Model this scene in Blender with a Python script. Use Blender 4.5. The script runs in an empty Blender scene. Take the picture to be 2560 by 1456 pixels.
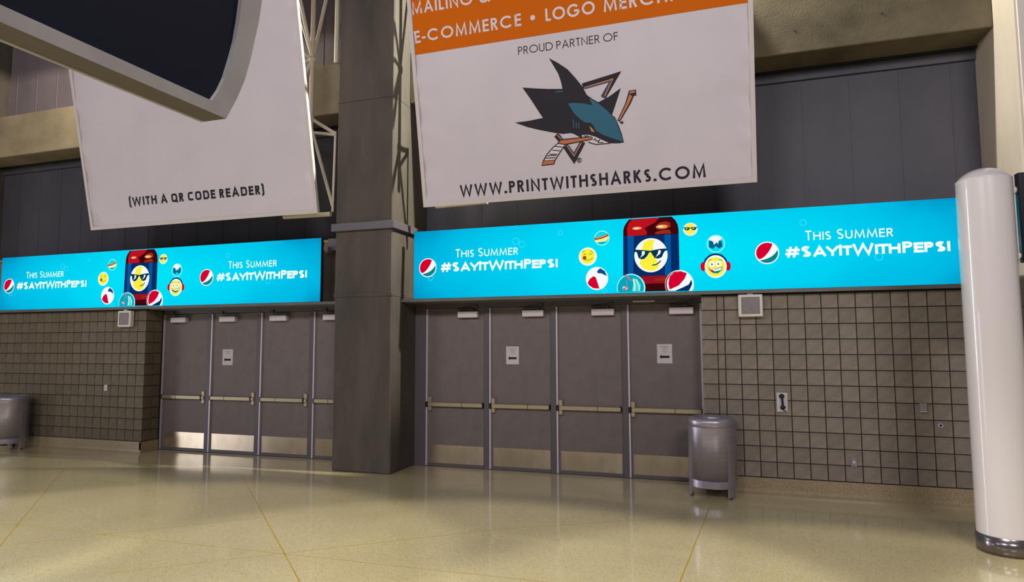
import bpy, bmesh, math, random
from mathutils import Vector, Matrix
from math import sin, cos, pi, radians, sqrt

random.seed(7)
scene = bpy.context.scene
COL = scene.collection

# ------------------------------------------------------------------ camera
F_PX, YAW, PITCH, ROLL = 1607.37, 0.3164, 0.0816, -0.0035
CAM = Vector((-0.2244, -9.3338, 1.9881))
fwd = Vector((-sin(YAW) * cos(PITCH), cos(YAW) * cos(PITCH), sin(PITCH)))
rgt = Vector((cos(YAW), sin(YAW), 0))
upv = rgt.cross(fwd)
r2 = rgt * cos(ROLL) + upv * sin(ROLL)
u2 = -rgt * sin(ROLL) + upv * cos(ROLL)
cam = bpy.data.cameras.new('camera')
cam.sensor_fit = 'HORIZONTAL'
cam.sensor_width = 36.0
cam.lens = 36.0 * F_PX / 2560.0
cam.clip_start = 0.05
cam.clip_end = 200
camo = bpy.data.objects.new('camera', cam)
M = Matrix((r2, u2, -fwd)).transposed().to_4x4()
M.translation = CAM
camo.matrix_world = M
COL.objects.link(camo)
scene.camera = camo

# ------------------------------------------------------------------ world, lights, exposure
def lin(c):
    c = c / 255.0
    return c / 12.92 if c <= 0.04045 else ((c + 0.055) / 1.055) ** 2.4
def rgb(r, g, b):
    return (lin(r), lin(g), lin(b), 1.0)

world = bpy.data.worlds.new('hall_air')
scene.world = world
world.use_nodes = True
bg = world.node_tree.nodes['Background']
bg.inputs['Color'].default_value = (0.50, 0.46, 0.48, 1)
bg.inputs['Strength'].default_value = 0.22

def area(name, loc, target, sx, sy, power, color):
    l = bpy.data.lights.new(name, 'AREA')
    l.shape = 'RECTANGLE'
    l.size = sx
    l.size_y = sy
    l.energy = power
    l.color = color
    o = bpy.data.objects.new(name, l)
    o.location = loc
    d = Vector(target) - Vector(loc)
    o.rotation_euler = d.to_track_quat('-Z', 'Y').to_euler()
    COL.objects.link(o)
    return o
def point(name, loc, power, color, radius):
    l = bpy.data.lights.new(name, 'POINT')
    l.energy = power
    l.color = color
    l.shadow_soft_size = radius
    o = bpy.data.objects.new(name, l)
    o.location = loc
    COL.objects.link(o)
    return o
COOL = (1.0, 0.935, 0.985)
def spot(name, loc, target, power, color, angle, blend, radius):
    l = bpy.data.lights.new(name, 'SPOT')
    l.energy = power
    l.color = color
    l.spot_size = radians(angle)
    l.spot_blend = blend
    l.shadow_soft_size = radius
    o = bpy.data.objects.new(name, l)
    o.location = loc
    o.rotation_euler = (Vector(target) - Vector(loc)).to_track_quat('-Z', 'Y').to_euler()
    COL.objects.link(o)
    return o
# general hall lighting from fixtures far behind the viewer
for hx, hp in ((-12.0, 290), (-4.0, 410), (4.0, 480)):
    area('hall_lamp_light', (hx, -14.0, 8.0), (hx - 0.5, 0.0, 2.5), 3.0, 1.5, hp, COOL)
# recessed downlights in the high hall ceiling
for dx in (-13.0, -9.5, -6.0, -2.5, 1.0, 4.5):
    spot('downlight_light', (dx, -5.2, 10.5), (dx, -5.2, 0.0), 2100, (1.0, 0.95, 0.84), 42, 0.25, 0.12)
# tall bright fixture at the far end of the hall, and an added, unseen source mirrored in the far kick plates
area('end_lamp_light', (-26.0, -1.2, 4.4), (2.0, -1.9, 3.0), 1.1, 9.0, 1100, (0.95, 0.95, 1.0))
area('unseen_side_light', (-19.0, -9.2, 1.35), (-9.5, 0.4, 0.6), 3.4, 2.6, 90, (0.90, 0.90, 1.0))
# floodlights mounted high behind the banners, aimed along the bays at the columns
spot('bay_floodlight_light', (-0.9, -0.10, 8.4), (-5.1, -0.05, 5.6), 3600, (1.0, 0.97, 0.80), 58, 0.3, 0.05)
spot('bay_floodlight_light', (-0.6, -0.10, 8.4), (3.2, -0.2, 5.6), 1100, (1.0, 0.93, 0.80), 58, 0.3, 0.05)
spot('bay_floodlight_light', (-10.4, -0.12, 8.6), (-6.5, -0.05, 6.2), 420, (1.0, 0.90, 0.68), 50, 0.3, 0.05)
spot('bay_floodlight_light', (-9.8, -0.62, 8.6), (-14.2, 0.13, 6.3), 1800, (1.0, 0.90, 0.68), 50, 0.3, 0.05)

scene.view_settings.view_transform = 'Standard'
scene.view_settings.look = 'None'
scene.view_settings.exposure = 0.0
scene.view_settings.gamma = 1.0
scene.view_settings.use_curve_mapping = False

# ------------------------------------------------------------------ mesh helpers
class MB:
    """collects vertices and faces of one mesh"""
    def __init__(s):
        s.v, s.f, s.m, s.smooth = [], [], [], []
    def add(s, vs, fs, mi=0, sm=False):
        k = len(s.v)
        s.v += [tuple(p) for p in vs]
        for f in fs:
            s.f.append(tuple(i + k for i in f)); s.m.append(mi); s.smooth.append(sm)
        return s
    def box(s, x0, x1, y0, y1, z0, z1, mi=0, ch=0.0):
        if ch <= 0:
            vs = [(x, y, z) for x in (x0, x1) for y in (y0, y1) for z in (z0, z1)]
            return s.add(vs, [(0, 1, 3, 2), (4, 6, 7, 5), (0, 4, 5, 1), (2, 3, 7, 6), (0, 2, 6, 4), (1, 5, 7, 3)], mi)
        bm = bmesh.new()
        vs = [bm.verts.new((x, y, z)) for x in (x0, x1) for y in (y0, y1) for z in (z0, z1)]
        for f in [(0, 1, 3, 2), (4, 6, 7, 5), (0, 4, 5, 1), (2, 3, 7, 6), (0, 2, 6, 4), (1, 5, 7, 3)]:
            bm.faces.new([vs[i] for i in f])
        bmesh.ops.bevel(bm, geom=bm.edges[:], offset=ch, segments=1, affect='EDGES')
        bm.verts.index_update()
        s.add([v.co[:] for v in bm.verts], [[v.index for v in f.verts] for f in bm.faces], mi)
        bm.free()
        return s
    def tube(s, a, b, r, n=10, mi=0, r1=None):
        a, b = Vector(a), Vector(b)
        d = (b - a).normalized()
        e = d.orthogonal().normalized()
        g = d.cross(e)
        r1 = r if r1 is None else r1
        vs = []
        for i in range(n):
            t = 2 * pi * i / n
            vs.append(a + (e * cos(t) + g * sin(t)) * r)
        for i in range(n):
            t = 2 * pi * i / n
            vs.append(b + (e * cos(t) + g * sin(t)) * r1)
        s.add(vs, [(i, (i + 1) % n, n + (i + 1) % n, n + i) for i in range(n)], mi, True)
        s.add(vs[:n], [tuple(range(n))[::-1]], mi)
        return s.add(vs[n:], [tuple(range(n))], mi)
    def lathe(s, cx, cy, prof, n=48, mi=0, sm=True, a0=0.0, a1=2 * pi):
        full = abs(a1 - a0 - 2 * pi) < 1e-6
        m = n if full else n + 1
        vs = []
        for i in range(m):
            t = a0 + (a1 - a0) * i / n
            for r, z in prof:
                vs.append((cx + r * cos(t), cy + r * sin(t), z))
        k = len(prof)
        fs = []
        for i in range(n):
            j = (i + 1) % m
            for q in range(k - 1):
                fs.append((i * k + q, j * k + q, j * k + q + 1, i * k + q + 1))
        return s.add(vs, fs, mi, sm)
    def sphere(s, c, rx, ry, rz, n=20, m=12, mi=0):
        vs, fs = [], []
        for j in range(m + 1):
            p = pi * j / m
            for i in range(n):
                t = 2 * pi * i / n
                vs.append((c[0] + rx * sin(p) * cos(t), c[1] + ry * sin(p) * sin(t), c[2] + rz * cos(p)))
        for j in range(m):
            for i in range(n):
                fs.append((j * n + i, (j + 1) * n + i, (j + 1) * n + (i + 1) % n, j * n + (i + 1) % n))
        return s.add(vs, fs, mi, True)
    def prism(s, pts, x0, x1, mi=0):
        """outline in (y, z) extruded along x"""
        n = len(pts)
        vs = [(x0, y, z) for y, z in pts] + [(x1, y, z) for y, z in pts]
        fs = [tuple(range(n)), tuple(range(2 * n - 1, n - 1, -1))]
        fs += [(i, i + n, (i + 1) % n + n, (i + 1) % n) for i in range(n)]
        return s.add(vs, fs, mi)

def fix(me, recalc=True):
    if recalc:
        bm = bmesh.new()
        bm.from_mesh(me)
        bmesh.ops.recalc_face_normals(bm, faces=bm.faces[:])
        bm.to_mesh(me)
        bm.free()

def mesh(name, mb, mats, off=(0, 0, 0), recalc=True):
    me = bpy.data.meshes.new(name)
    ox, oy, oz = off
    me.from_pydata([(x - ox, y - oy, z - oz) for x, y, z in mb.v], [], mb.f)
    for m in (mats if isinstance(mats, (list, tuple)) else [mats]):
        me.materials.append(m)
    me.polygons.foreach_set('material_index', mb.m)
    me.polygons.foreach_set('use_smooth', mb.smooth)
    fix(me, recalc)
    return me

def root_of(o):
    while o.parent:
        o = o.parent
    return o

def obj(name, mb, mats, parent=None, recalc=True):
    """ONE mesh object; vertices are given in world space, a child is stored relative to its root"""
    off = root_of(parent).location if parent else (0, 0, 0)
    o = bpy.data.objects.new(name, mesh(name, mb, mats, off, recalc))
    COL.objects.link(o)
    if parent:
        o.parent = parent
    return o

def tag(o, label, cat, group=None):
    o['label'] = label
    o['category'] = cat
    if group:
        o['group'] = group
    return o

def struct(name, mb=None, mats=None, loc=(0, 0, 0), label=None):
    if mb is None:
        o = bpy.data.objects.new(name, None)
        o.empty_display_size = 0.1
        o.location = loc
        COL.objects.link(o)
    else:
        o = obj(name, mb, mats)
    o['kind'] = 'structure'
    if label:
        o['label'] = label
    return o

def thing(name, label, cat, loc, group=None):
    o = bpy.data.objects.new(name, None)
    o.empty_display_size = 0.1
    o.location = loc
    COL.objects.link(o)
    return tag(o, label, cat, group)

# ------------------------------------------------------------------ materials
def new_mat(name):
    m = bpy.data.materials.new(name)
    m.use_nodes = True
    nt = m.node_tree
    return m, nt, nt.nodes['Principled BSDF'], nt.nodes, nt.links

def plain(name, col, rough=0.5, metal=0.0, spec=0.5, coat=0.0):
    m, nt, b, N, L = new_mat(name)
    b.inputs['Base Color'].default_value = col
    b.inputs['Roughness'].default_value = rough
    b.inputs['Metallic'].default_value = metal
    b.inputs['Specular IOR Level'].default_value = spec
    if coat:
        b.inputs['Coat Weight'].default_value = coat
        b.inputs['Coat Roughness'].default_value = 0.04
    return m

def noisy(name, c0, c1, scale, rough=0.6, metal=0.0, detail=6, stretch=(1, 1, 1), bump=0.0, bscale=80, lo=0.35, hi=0.65, rnd=0.0, spec=0.5):
    m, nt, b, N, L = new_mat(name)
    tc = N.new('ShaderNodeTexCoord')
    mp = N.new('ShaderNodeMapping')
    mp.inputs['Scale'].default_value = stretch
    no = N.new('ShaderNodeTexNoise')
    no.inputs['Scale'].default_value = scale
    no.inputs['Detail'].default_value = detail
    no.inputs['Roughness'].default_value = 0.6
    cr = N.new('ShaderNodeValToRGB')
    cr.color_ramp.elements[0].position = lo
    cr.color_ramp.elements[0].color = c0
    cr.color_ramp.elements[1].position = hi
    cr.color_ramp.elements[1].color = c1
    L.new(tc.outputs['Object'], mp.inputs['Vector'])
    L.new(mp.outputs['Vector'], no.inputs['Vector'])
    L.new(no.outputs['Fac'], cr.inputs['Fac'])
    out = cr.outputs['Color']
    if rnd:
        oi = N.new('ShaderNodeObjectInfo')
        mr = N.new('ShaderNodeMapRange')
        mr.inputs['To Min'].default_value = 1 - rnd
        mr.inputs['To Max'].default_value = 1 + rnd
        mx = N.new('ShaderNodeMix')
        mx.data_type = 'RGBA'
        mx.blend_type = 'MULTIPLY'
        mx.inputs['Factor'].default_value = 1
        L.new(oi.outputs['Random'], mr.inputs['Value'])
        L.new(out, mx.inputs['A'])
        L.new(mr.outputs['Result'], mx.inputs['B'])
        out = mx.outputs['Result']
    L.new(out, b.inputs['Base Color'])
    b.inputs['Roughness'].default_value = rough
    b.inputs['Metallic'].default_value = metal
    b.inputs['Specular IOR Level'].default_value = spec
    if bump:
        n2 = N.new('ShaderNodeTexNoise')
        n2.inputs['Scale'].default_value = bscale
        n2.inputs['Detail'].default_value = 4
        bp = N.new('ShaderNodeBump')
        bp.inputs['Strength'].default_value = bump
        bp.inputs['Distance'].default_value = 0.01
        L.new(tc.outputs['Object'], n2.inputs['Vector'])
        L.new(n2.outputs['Fac'], bp.inputs['Height'])
        L.new(bp.outputs['Normal'], b.inputs['Normal'])
    return m

def terrazzo(name, base, dark, light, rough, coat, spec=0.5, grain=110):
    m, nt, b, N, L = new_mat(name)
    tc = N.new('ShaderNodeTexCoord')
    vo = N.new('ShaderNodeTexVoronoi')
    vo.inputs['Scale'].default_value = grain
    cr = N.new('ShaderNodeValToRGB')
    e = cr.color_ramp.elements
    e[0].position = 0.0; e[0].color = dark
    e[1].position = 1.0; e[1].color = light
    a = e.new(0.10); a.color = dark
    a = e.new(0.16); a.color = base
    a = e.new(0.82); a.color = base
    a = e.new(0.90); a.color = light
    sx = N.new('ShaderNodeSeparateColor')
    no = N.new('ShaderNodeTexNoise')
    no.inputs['Scale'].default_value = 0.7
    no.inputs['Detail'].default_value = 5
    mr = N.new('ShaderNodeMapRange')
    mr.inputs['From Min'].default_value = 0.3
    mr.inputs['From Max'].default_value = 0.7
    mr.inputs['To Min'].default_value = 0.9
    mr.inputs['To Max'].default_value = 1.08
    mx = N.new('ShaderNodeMix')
    mx.data_type = 'RGBA'; mx.blend_type = 'MULTIPLY'
    mx.inputs['Factor'].default_value = 1
    L.new(tc.outputs['Object'], vo.inputs['Vector'])
    L.new(tc.outputs['Object'], no.inputs['Vector'])
    L.new(vo.outputs['Color'], sx.inputs['Color'])
    L.new(sx.outputs['Red'], cr.inputs['Fac'])
    L.new(no.outputs['Fac'], mr.inputs['Value'])
    L.new(cr.outputs['Color'], mx.inputs['A'])
    L.new(mr.outputs['Result'], mx.inputs['B'])
    L.new(mx.outputs['Result'], b.inputs['Base Color'])
    b.inputs['Roughness'].default_value = rough
    b.inputs['Specular IOR Level'].default_value = spec
    b.inputs['Coat Weight'].default_value = coat
    b.inputs['Coat Roughness'].default_value = 0.09
    b.inputs['Coat IOR'].default_value = 1.55
    return m

_em = {}
def glow(col, strength=1.0):
    k = (col, strength)
    if k not in _em:
        m = bpy.data.materials.new('screen_light')
        m.use_nodes = True
        nt = m.node_tree
        nt.nodes.clear()
        e = nt.nodes.new('ShaderNodeEmission')
        e.inputs['Color'].default_value = rgb(*col)
        e.inputs['Strength'].default_value = strength
        o = nt.nodes.new('ShaderNodeOutputMaterial')
        nt.links.new(e.outputs[0], o.inputs[0])
        _em[k] = m
    return _em[k]

def screen_gradient(w, h):
    """picture shown on the screen: bright cyan middle, deeper blue towards the ends"""
    m = bpy.data.materials.new('screen_picture')
    m.use_nodes = True
    nt = m.node_tree
    nt.nodes.clear()
    N, L = nt.nodes, nt.links
    tc = N.new('ShaderNodeTexCoord')
    mp = N.new('ShaderNodeMapping')
    mp.inputs['Location'].default_value = (-w / 2 * 0.262, 0, -h * 0.5 * 0.95)
    mp.inputs['Scale'].default_value = (0.262, 0, 0.95)
    ln = N.new('ShaderNodeVectorMath'); ln.operation = 'LENGTH'
    no = N.new('ShaderNodeTexNoise')
    no.inputs['Scale'].default_value = 0.9
    no.inputs['Detail'].default_value = 2
    ad = N.new('ShaderNodeMath'); ad.operation = 'MULTIPLY_ADD'
    ad.inputs[1].default_value = 0.35
    cr = N.new('ShaderNodeValToRGB')
    e = cr.color_ramp.elements
    e[0].position = 0.20; e[0].color = rgb(0, 226, 248)
    e[1].position = 0.92; e[1].color = rgb(0, 118, 172)
    a = e.new(0.52); a.color = rgb(0, 208, 242)
    a = e.new(0.74); a.color = rgb(0, 184, 226)
    em = N.new('ShaderNodeEmission')
    em.inputs['Strength'].default_value = 1.0
    o = N.new('ShaderNodeOutputMaterial')
    L.new(tc.outputs['Object'], mp.inputs['Vector'])
    L.new(mp.outputs['Vector'], ln.inputs[0])
    L.new(tc.outputs['Object'], no.inputs['Vector'])
    L.new(no.outputs['Fac'], ad.inputs[0])
    L.new(ln.outputs['Value'], ad.inputs[2])
    sc = N.new('ShaderNodeMath'); sc.operation = 'MULTIPLY'
    sc.inputs[1].default_value = 0.667
    L.new(ad.outputs[0], sc.inputs[0])
    L.new(sc.outputs[0], cr.inputs['Fac'])
    L.new(cr.outputs['Color'], em.inputs['Color'])
    L.new(em.outputs[0], o.inputs[0])
    return m

MT = dict(
    floor=terrazzo('floor_terrazzo', rgb(190, 176, 134), rgb(164, 150, 110), rgb(200, 188, 150), 0.32, 1.0, 0.3),
    base=terrazzo('base_terrazzo', rgb(158, 140, 106), rgb(120, 104, 78), rgb(176, 160, 128), 0.4, 0.1, 0.5, 150),
    strip=plain('strip_brass', rgb(178, 150, 48), 0.35, 0.3),
    concrete=noisy('concrete', rgb(60, 55, 50), rgb(88, 80, 71), 1.3, 0.75, stretch=(1.6, 1.6, 0.45), bump=0.25, bscale=30, lo=0.3, hi=0.7),
    concrete_w=noisy('concrete_pale', rgb(126, 114, 90), rgb(158, 144, 118), 1.6, 0.75, stretch=(0.8, 0.8, 1.0), bump=0.25, bscale=30, lo=0.3, hi=0.7),
    concrete_r=noisy('concrete_olive', rgb(78, 72, 52), rgb(118, 108, 82), 1.5, 0.75, stretch=(0.8, 0.8, 1.0), bump=0.25, bscale=30, lo=0.3, hi=0.7),
    lit_concrete=noisy('concrete_floodlit_tone', rgb(196, 186, 168), rgb(214, 204, 190), 0.9, 0.65, stretch=(1, 1, 0.4)),  # concrete with the floodlit brightness put into its colour
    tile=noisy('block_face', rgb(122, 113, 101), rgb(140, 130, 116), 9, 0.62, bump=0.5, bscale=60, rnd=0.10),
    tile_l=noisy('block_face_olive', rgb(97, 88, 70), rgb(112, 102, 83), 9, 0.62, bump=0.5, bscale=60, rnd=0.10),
    mortar=plain('mortar', rgb(46, 42, 44), 0.9),
    panel=noisy('metal_panel', rgb(70, 70, 80), rgb(82, 81, 90), 0.8, 0.5, stretch=(1, 1, 0.5), spec=0.4),
    panel2=noisy('upper_panel', rgb(104, 96, 104), rgb(120, 110, 114), 0.8, 0.5, stretch=(1, 1, 0.5)),
    backing=plain('wall_backing', rgb(40, 38, 40), 0.8),
    ledge=noisy('ledge_steel', rgb(96, 94, 92), rgb(112, 108, 104), 2, 0.45),
    dark=plain('dark_reveal', rgb(28, 30, 32), 0.6),
    header=noisy('header_board', rgb(108, 96, 88), rgb(122, 110, 100), 2, 0.6),
    door=noisy('door_paint', rgb(108, 99, 97), rgb(116, 106, 103), 5, 0.45),
    frame=plain('frame_paint', rgb(92, 87, 92), 0.4),
    hinge=plain('hinge_steel', rgb(206, 200, 212), 0.35, 0.25),
    steel=noisy('brushed_steel', rgb(164, 158, 170), rgb(178, 172, 184), 3, 0.36, 0.75, stretch=(1, 1, 24)),
    kick=noisy('kick_steel', rgb(200, 184, 156), rgb(226, 212, 188), 3.5, 0.20, 0.82, stretch=(1, 1, 0.4)),
    chrome=plain('chrome', rgb(124, 118, 122), 0.22, 0.8),
    bar=plain('bar_steel', rgb(188, 176, 146), 0.42, 0.7),
    black=plain('black_plastic', rgb(22, 22, 26), 0.4),
    alu=plain('aluminium', rgb(186, 180, 184), 0.38, 0.35),
    closer=plain('closer_paint', rgb(214, 206, 210), 0.45),
    white=plain('white_paint', rgb(226, 220, 212), 0.35),
    trusspaint=plain('truss_paint', rgb(216, 206, 184), 0.4),
    pillar=plain('pillar_gloss', rgb(232, 227, 228), 0.3, 0.0, 0.5, 0.9),
    paper=plain('paper', rgb(206, 200, 204), 0.8),
    ink=plain('ink', rgb(24, 20, 34), 0.7),
    ink2=plain('grey_ink', rgb(120, 112, 122), 0.7),
    vinyl=noisy('banner_vinyl', rgb(204, 197, 205), rgb(212, 205, 212), 0.6, 0.45),
    vframe=plain('banner_frame', rgb(206, 200, 196), 0.5),
    orange=plain('banner_orange', rgb(212, 104, 0), 0.7, 0, 0.15),
    bwhite=plain('banner_white', rgb(222, 214, 218), 0.5),
    navy=plain('navy_panel', rgb(18, 22, 42), 0.6, 0, 0.2),
    rim=noisy('sign_rim', rgb(166, 164, 166), rgb(178, 176, 178), 3, 0.42, 0.1),
    under=noisy('sign_underside', rgb(84, 78, 74), rgb(96, 90, 84), 6, 0.6, stretch=(30, 1, 30)),
    grille=noisy('speaker_grille', rgb(120, 112, 116), rgb(146, 138, 142), 90, 0.6),
    screenoff=plain('screen_black', rgb(10, 11, 22), 0.25),
    plate=plain('wall_plate', rgb(150, 142, 150), 0.4, 0.3),
    cabinet=plain('cabinet_black', rgb(24, 26, 34), 0.5),
    box=plain('box_grey', rgb(104, 102, 108), 0.5),
)
SH = dict(black=MT['ink'], teal=plain('emblem_teal', rgb(0, 94, 120), 0.5), orange=plain('emblem_orange', rgb(206, 128, 66), 0.5),
          blue=plain('emblem_blue', rgb(24, 64, 110), 0.5), white=MT['bwhite'], wood=plain('emblem_wood', rgb(196, 112, 58), 0.5))

# ------------------------------------------------------------------ the setting
B = 0.2032                      # block module
COL_L, COL_R, COL_F = -6.15, -5.115, -0.42      # middle column
C2_L = 3.18                     # left face of the far column
PANEL_Y, BEAM_Y, DOOR_Y = 0.80, 0.13, 0.40
X_END_L = -16.2

floor = struct('floor', MB().box(-24, 9, -15, 1.0, -0.12, 0.0), MT['floor'], label='polished cream terrazzo floor with thin yellow divider strips')
def strip(ax, ay, bx, by, w=0.011):
    d = Vector((bx - ax, by - ay, 0)).normalized()
    n = Vector((-d.y, d.x, 0)) * w / 2
    a, b = Vector((ax, ay, 0)), Vector((bx, by, 0))
    up = Vector((0, 0, 0.0012))
    vs = [a - n, b - n, b + n, a + n, a - n + up, b - n + up, b + n + up, a + n + up]
    mb = MB().add(vs, [(0, 3, 2, 1), (4, 5, 6, 7), (0, 1, 5, 4), (1, 2, 6, 5), (2, 3, 7, 6), (3, 0, 4, 7)])
    obj('divider_strip', mb, MT['strip'], floor)
strip(-2.15, -6.05, -7.30, -1.08)
strip(-5.6, -6.12, -10.85, -1.1)
strip(-0.75, -5.4, -0.435, -0.90)
strip(-11.0, -4.17, -0.7, -3.95, 0.006)
strip(-5.41, -4.95, -2.55, -2.62, 0.006)
strip(-8.0, -5.5, -5.2, -2.9, 0.006)
strip(-2.55, -2.62, -0.6, -1.5, 0.006)

# backing behind everything
struct('wall_back', MB().box(-24, 9, 0.86, 1.0, 0, 10.5), MT['backing'])

# metal panels between ledge and beam, and above the beam
def panel_wall(name, x0, x1, z0, z1, phase, mat, label):
    w = struct(name, None, loc=(0.5 * (x0 + x1), PANEL_Y, z0), label=label)
    pitch = 0.633
    xs = [x0]
    x = phase
    while x > x0:
        x -= pitch
    while x < x1:
        if x > x0 + 0.05:
            xs.append(x)
        x += pitch
    xs.append(x1)
    for a, b in zip(xs, xs[1:]):
        if b - a < 0.06:
            continue
        g = 0.0015
        mb = MB().box(a + g, b - g, PANEL_Y, PANEL_Y + 0.05, z0, z1, ch=0.004)
        obj('panel', mb, mat, w)
        obj('seam_rib', MB().box(b - 0.006, b + 0.006, PANEL_Y - 0.006, PANEL_Y + 0.01, z0, z1), mat, w)
    return w
panel_wall('wall_upper_left', X_END_L, COL_L, 2.72, 6.06, -7.0, MT['panel'], 'slate grey metal panel wall above the double-sign ledge')
panel_wall('wall_upper_right', COL_R, C2_L, 2.72, 6.06, 0.984, MT['panel'], 'slate grey metal panel wall above the LED board')
panel_wall('wall_clerestory_left', X_END_L, COL_L, 6.9, 10.0, -7.3, MT['panel2'], 'purple grey panel wall above the concrete beam')
panel_wall('wall_clerestory_right', COL_R, C2_L, 6.9, 10.0, 0.984, MT['panel2'], 'purple grey panels high above the beam')
for i, (a, b) in enumerate(((X_END_L, COL_L), (COL_R, C2_L))):
    struct('trim_%d' % (1 + i), MB().box(a, b, PANEL_Y - 0.05, PANEL_Y, 5.86, 6.06), MT['panel'])
    struct('trim_%d' % (3 + i), MB().box(a, b, PANEL_Y - 0.12, PANEL_Y - 0.05, 5.99, 6.06), MT['dark'])

# concrete beams
def beam(name, x0, x1, mat, label):
    s = struct(name, MB().box(x0, x1, BEAM_Y, 0.86, 6.02, 6.92, ch=0.012), mat, label=label)
    return s
beam('concrete_beam', X_END_L, COL_L, MT['concrete_w'], 'pale concrete beam behind the banner without logo')
beam('concrete_beam', COL_R, C2_L, MT['concrete_r'], 'olive tinged concrete beam behind the banner with the shark logo')
tie = bpy.data.objects['concrete_beam.001']
for x, z in ((0.85, 6.33), (1.93, 6.40), (2.75, 6.47)):
    obj('tie_hole', MB().tube((x, BEAM_Y - 0.004, z), (x, BEAM_Y + 0.01, z), 0.014, 10), MT['dark'], tie)

# columns
c = struct('concrete_column', MB().box(COL_L, COL_R, COL_F, 0.86, 0, 10.0, ch=0.02), MT['concrete'], label='square grey concrete column between the two banners')
obj('collar', MB().box(COL_L - 0.05, COL_R + 0.05, COL_F - 0.06, 0.6, 3.80, 3.925, ch=0.006), MT['frame'], c)
for z in (5.94,):
    obj('form_joint', MB().box(COL_L - 0.002, COL_R + 0.002, COL_F - 0.002, 0.5, z, z + 0.008), MT['mortar'], c)
obj('cast_lip', MB().box(COL_L - 0.006, COL_R + 0.004, COL_F - 0.012, 0.35, 2.735, 2.80, ch=0.006), MT['concrete'], c)
c2 = struct('concrete_column', MB().box(C2_L, C2_L + 1.04, COL_F, 0.86, 0, 2.76, ch=0.02), MT['concrete'], label='concrete column at the edge of view behind the white post')
obj('upper_shaft', MB().box(C2_L, C2_L + 1.04, COL_F, 0.86, 2.76, 10.0, ch=0.02), MT['lit_concrete'], c2)  # pale colour paints the floodlight on the concrete above the ledge
obj('form_joint', MB().box(C2_L - 0.003, C2_L + 1.0, COL_F - 0.002, 0.6, 2.40, 2.41), MT['mortar'], c2)
obj('front_cladding', MB().box(C2_L + 0.04, C2_L + 1.0, COL_F - 0.03, COL_F - 0.001, 2.9, 10.0, ch=0.004), MT['white'], c2)

struct('concrete_column', MB().box(-16.9, -15.75, COL_F, 0.86, 0, 10.0, ch=0.02), MT['concrete'], label='concrete column added past the block wall to shade the panels')  # added out of view to keep the end lamp off the panels

# block walls
def tile_mesh(w, h, m='tile'):
    mb = MB().box(0.0052, w - 0.0052, 0.0, 0.03, 0.0052, h - 0.0052, ch=0.003)
    return mesh('tile', mb, MT[m])
T_FULL = tile_mesh(B, B)
def add_tile(wall, me, x, y, z, rz=0.0):
    o = bpy.data.objects.new('tile', me)
    o.parent = wall
    o.location = (x - wall.location.x, y + random.uniform(-0.0015, 0.0015) - wall.location.y, z - wall.location.z)
    o.rotation_euler = (0, 0, rz)
    COL.objects.link(o)
RX0 = -0.503
wr = struct('wall_right', MB().box(RX0 + 0.012, C2_L, 0.012, 0.46, 0, 2.6416), MT['mortar'], label='square block wall beside the four doors, with the phone on it')
wr.location = (0, 0, 0)
T_LED = tile_mesh(B, B); T_NARROW = tile_mesh(0.0968, B)
xs = [(-0.503, T_FULL), (-0.300, T_NARROW)] + [(-0.2032 + i * B, T_FULL) for i in range(17)]
for k in range(12):
    for x, me in xs:
        if x + B > C2_L + 0.05:
            continue
        if abs(x - 0.2032 * 2) < 0.001 and False:
            continue
        add_tile(wr, me, x, 0, B + k * B)
for k in range(12):
    for q in (0, 1):
        add_tile(wr, T_FULL, RX0, 0.40 - q * B + 0.0, B + k * B, -pi / 2)
LX1 = -10.503
wl = struct('wall_left', MB().box(X_END_L, LX1 - 0.012, 0.012, 0.46, 0, 2.6416), MT['mortar'], label='square block wall beyond the doors, with a small white switch')
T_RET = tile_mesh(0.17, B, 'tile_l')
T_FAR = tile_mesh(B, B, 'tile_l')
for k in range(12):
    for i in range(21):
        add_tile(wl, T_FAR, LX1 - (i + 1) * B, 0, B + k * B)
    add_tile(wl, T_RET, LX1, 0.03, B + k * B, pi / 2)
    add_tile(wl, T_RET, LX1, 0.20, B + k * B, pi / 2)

def cove(name, x0, x1, ret):
    prof = [(0.03, 0.0), (-0.045, 0.0), (-0.03, 0.010), (-0.018, 0.028), (-0.014, 0.05), (-0.014, 0.190), (-0.008, 0.197), (0.03, 0.197)]
    mb = MB().prism(prof, x0, x1)
    if ret is not None:
        mb.box(ret - 0.03, ret + 0.014, -0.014, 0.37, 0.0, 0.197)
    return struct(name, mb, MT['base'])
cove('baseboard_right', RX0, C2_L, None)
cove('baseboard_left', X_END_L, LX1 + 0.012, LX1)

# ledge carrying the boards, dark reveal below, header above the doors
for i, (a, b) in enumerate(((X_END_L, COL_L), (COL_R, C2_L))):
    led = struct('trim_%d' % (5 + i), MB().box(a, b, -0.10, PANEL_Y, 2.672, 2.70), MT['ledge'], label='long thin steel ledge under the LED board')
    obj('drip_edge', MB().box(a, b, -0.104, -0.08, 2.655, 2.672), MT['ledge'], led)
    for q in range(3):
        y = 0.05 + 0.13 * q
        obj('soffit_rib', MB().box(a, b, y, y + 0.03, 2.645, 2.672), MT['ledge'], led)
    struct('trim_%d' % (7 + i), MB().box(a, b, 0.46, 0.50, 2.66, 3.84), MT['header'], label='brown grey header board hidden behind the LED board')
    struct('trim_%d' % (9 + i), MB().box(a, b, 0.45, 0.455, 3.80, 3.845), MT['strip'])  # yellow strip paints the lit top edge of the header
for nm, a, b in (('reveal_trim', RX0, C2_L), ('reveal_trim', X_END_L, LX1)):
    struct(nm, MB().box(a, b, 0.02, 0.05, 2.6416, 2.672), MT['dark'])
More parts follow.
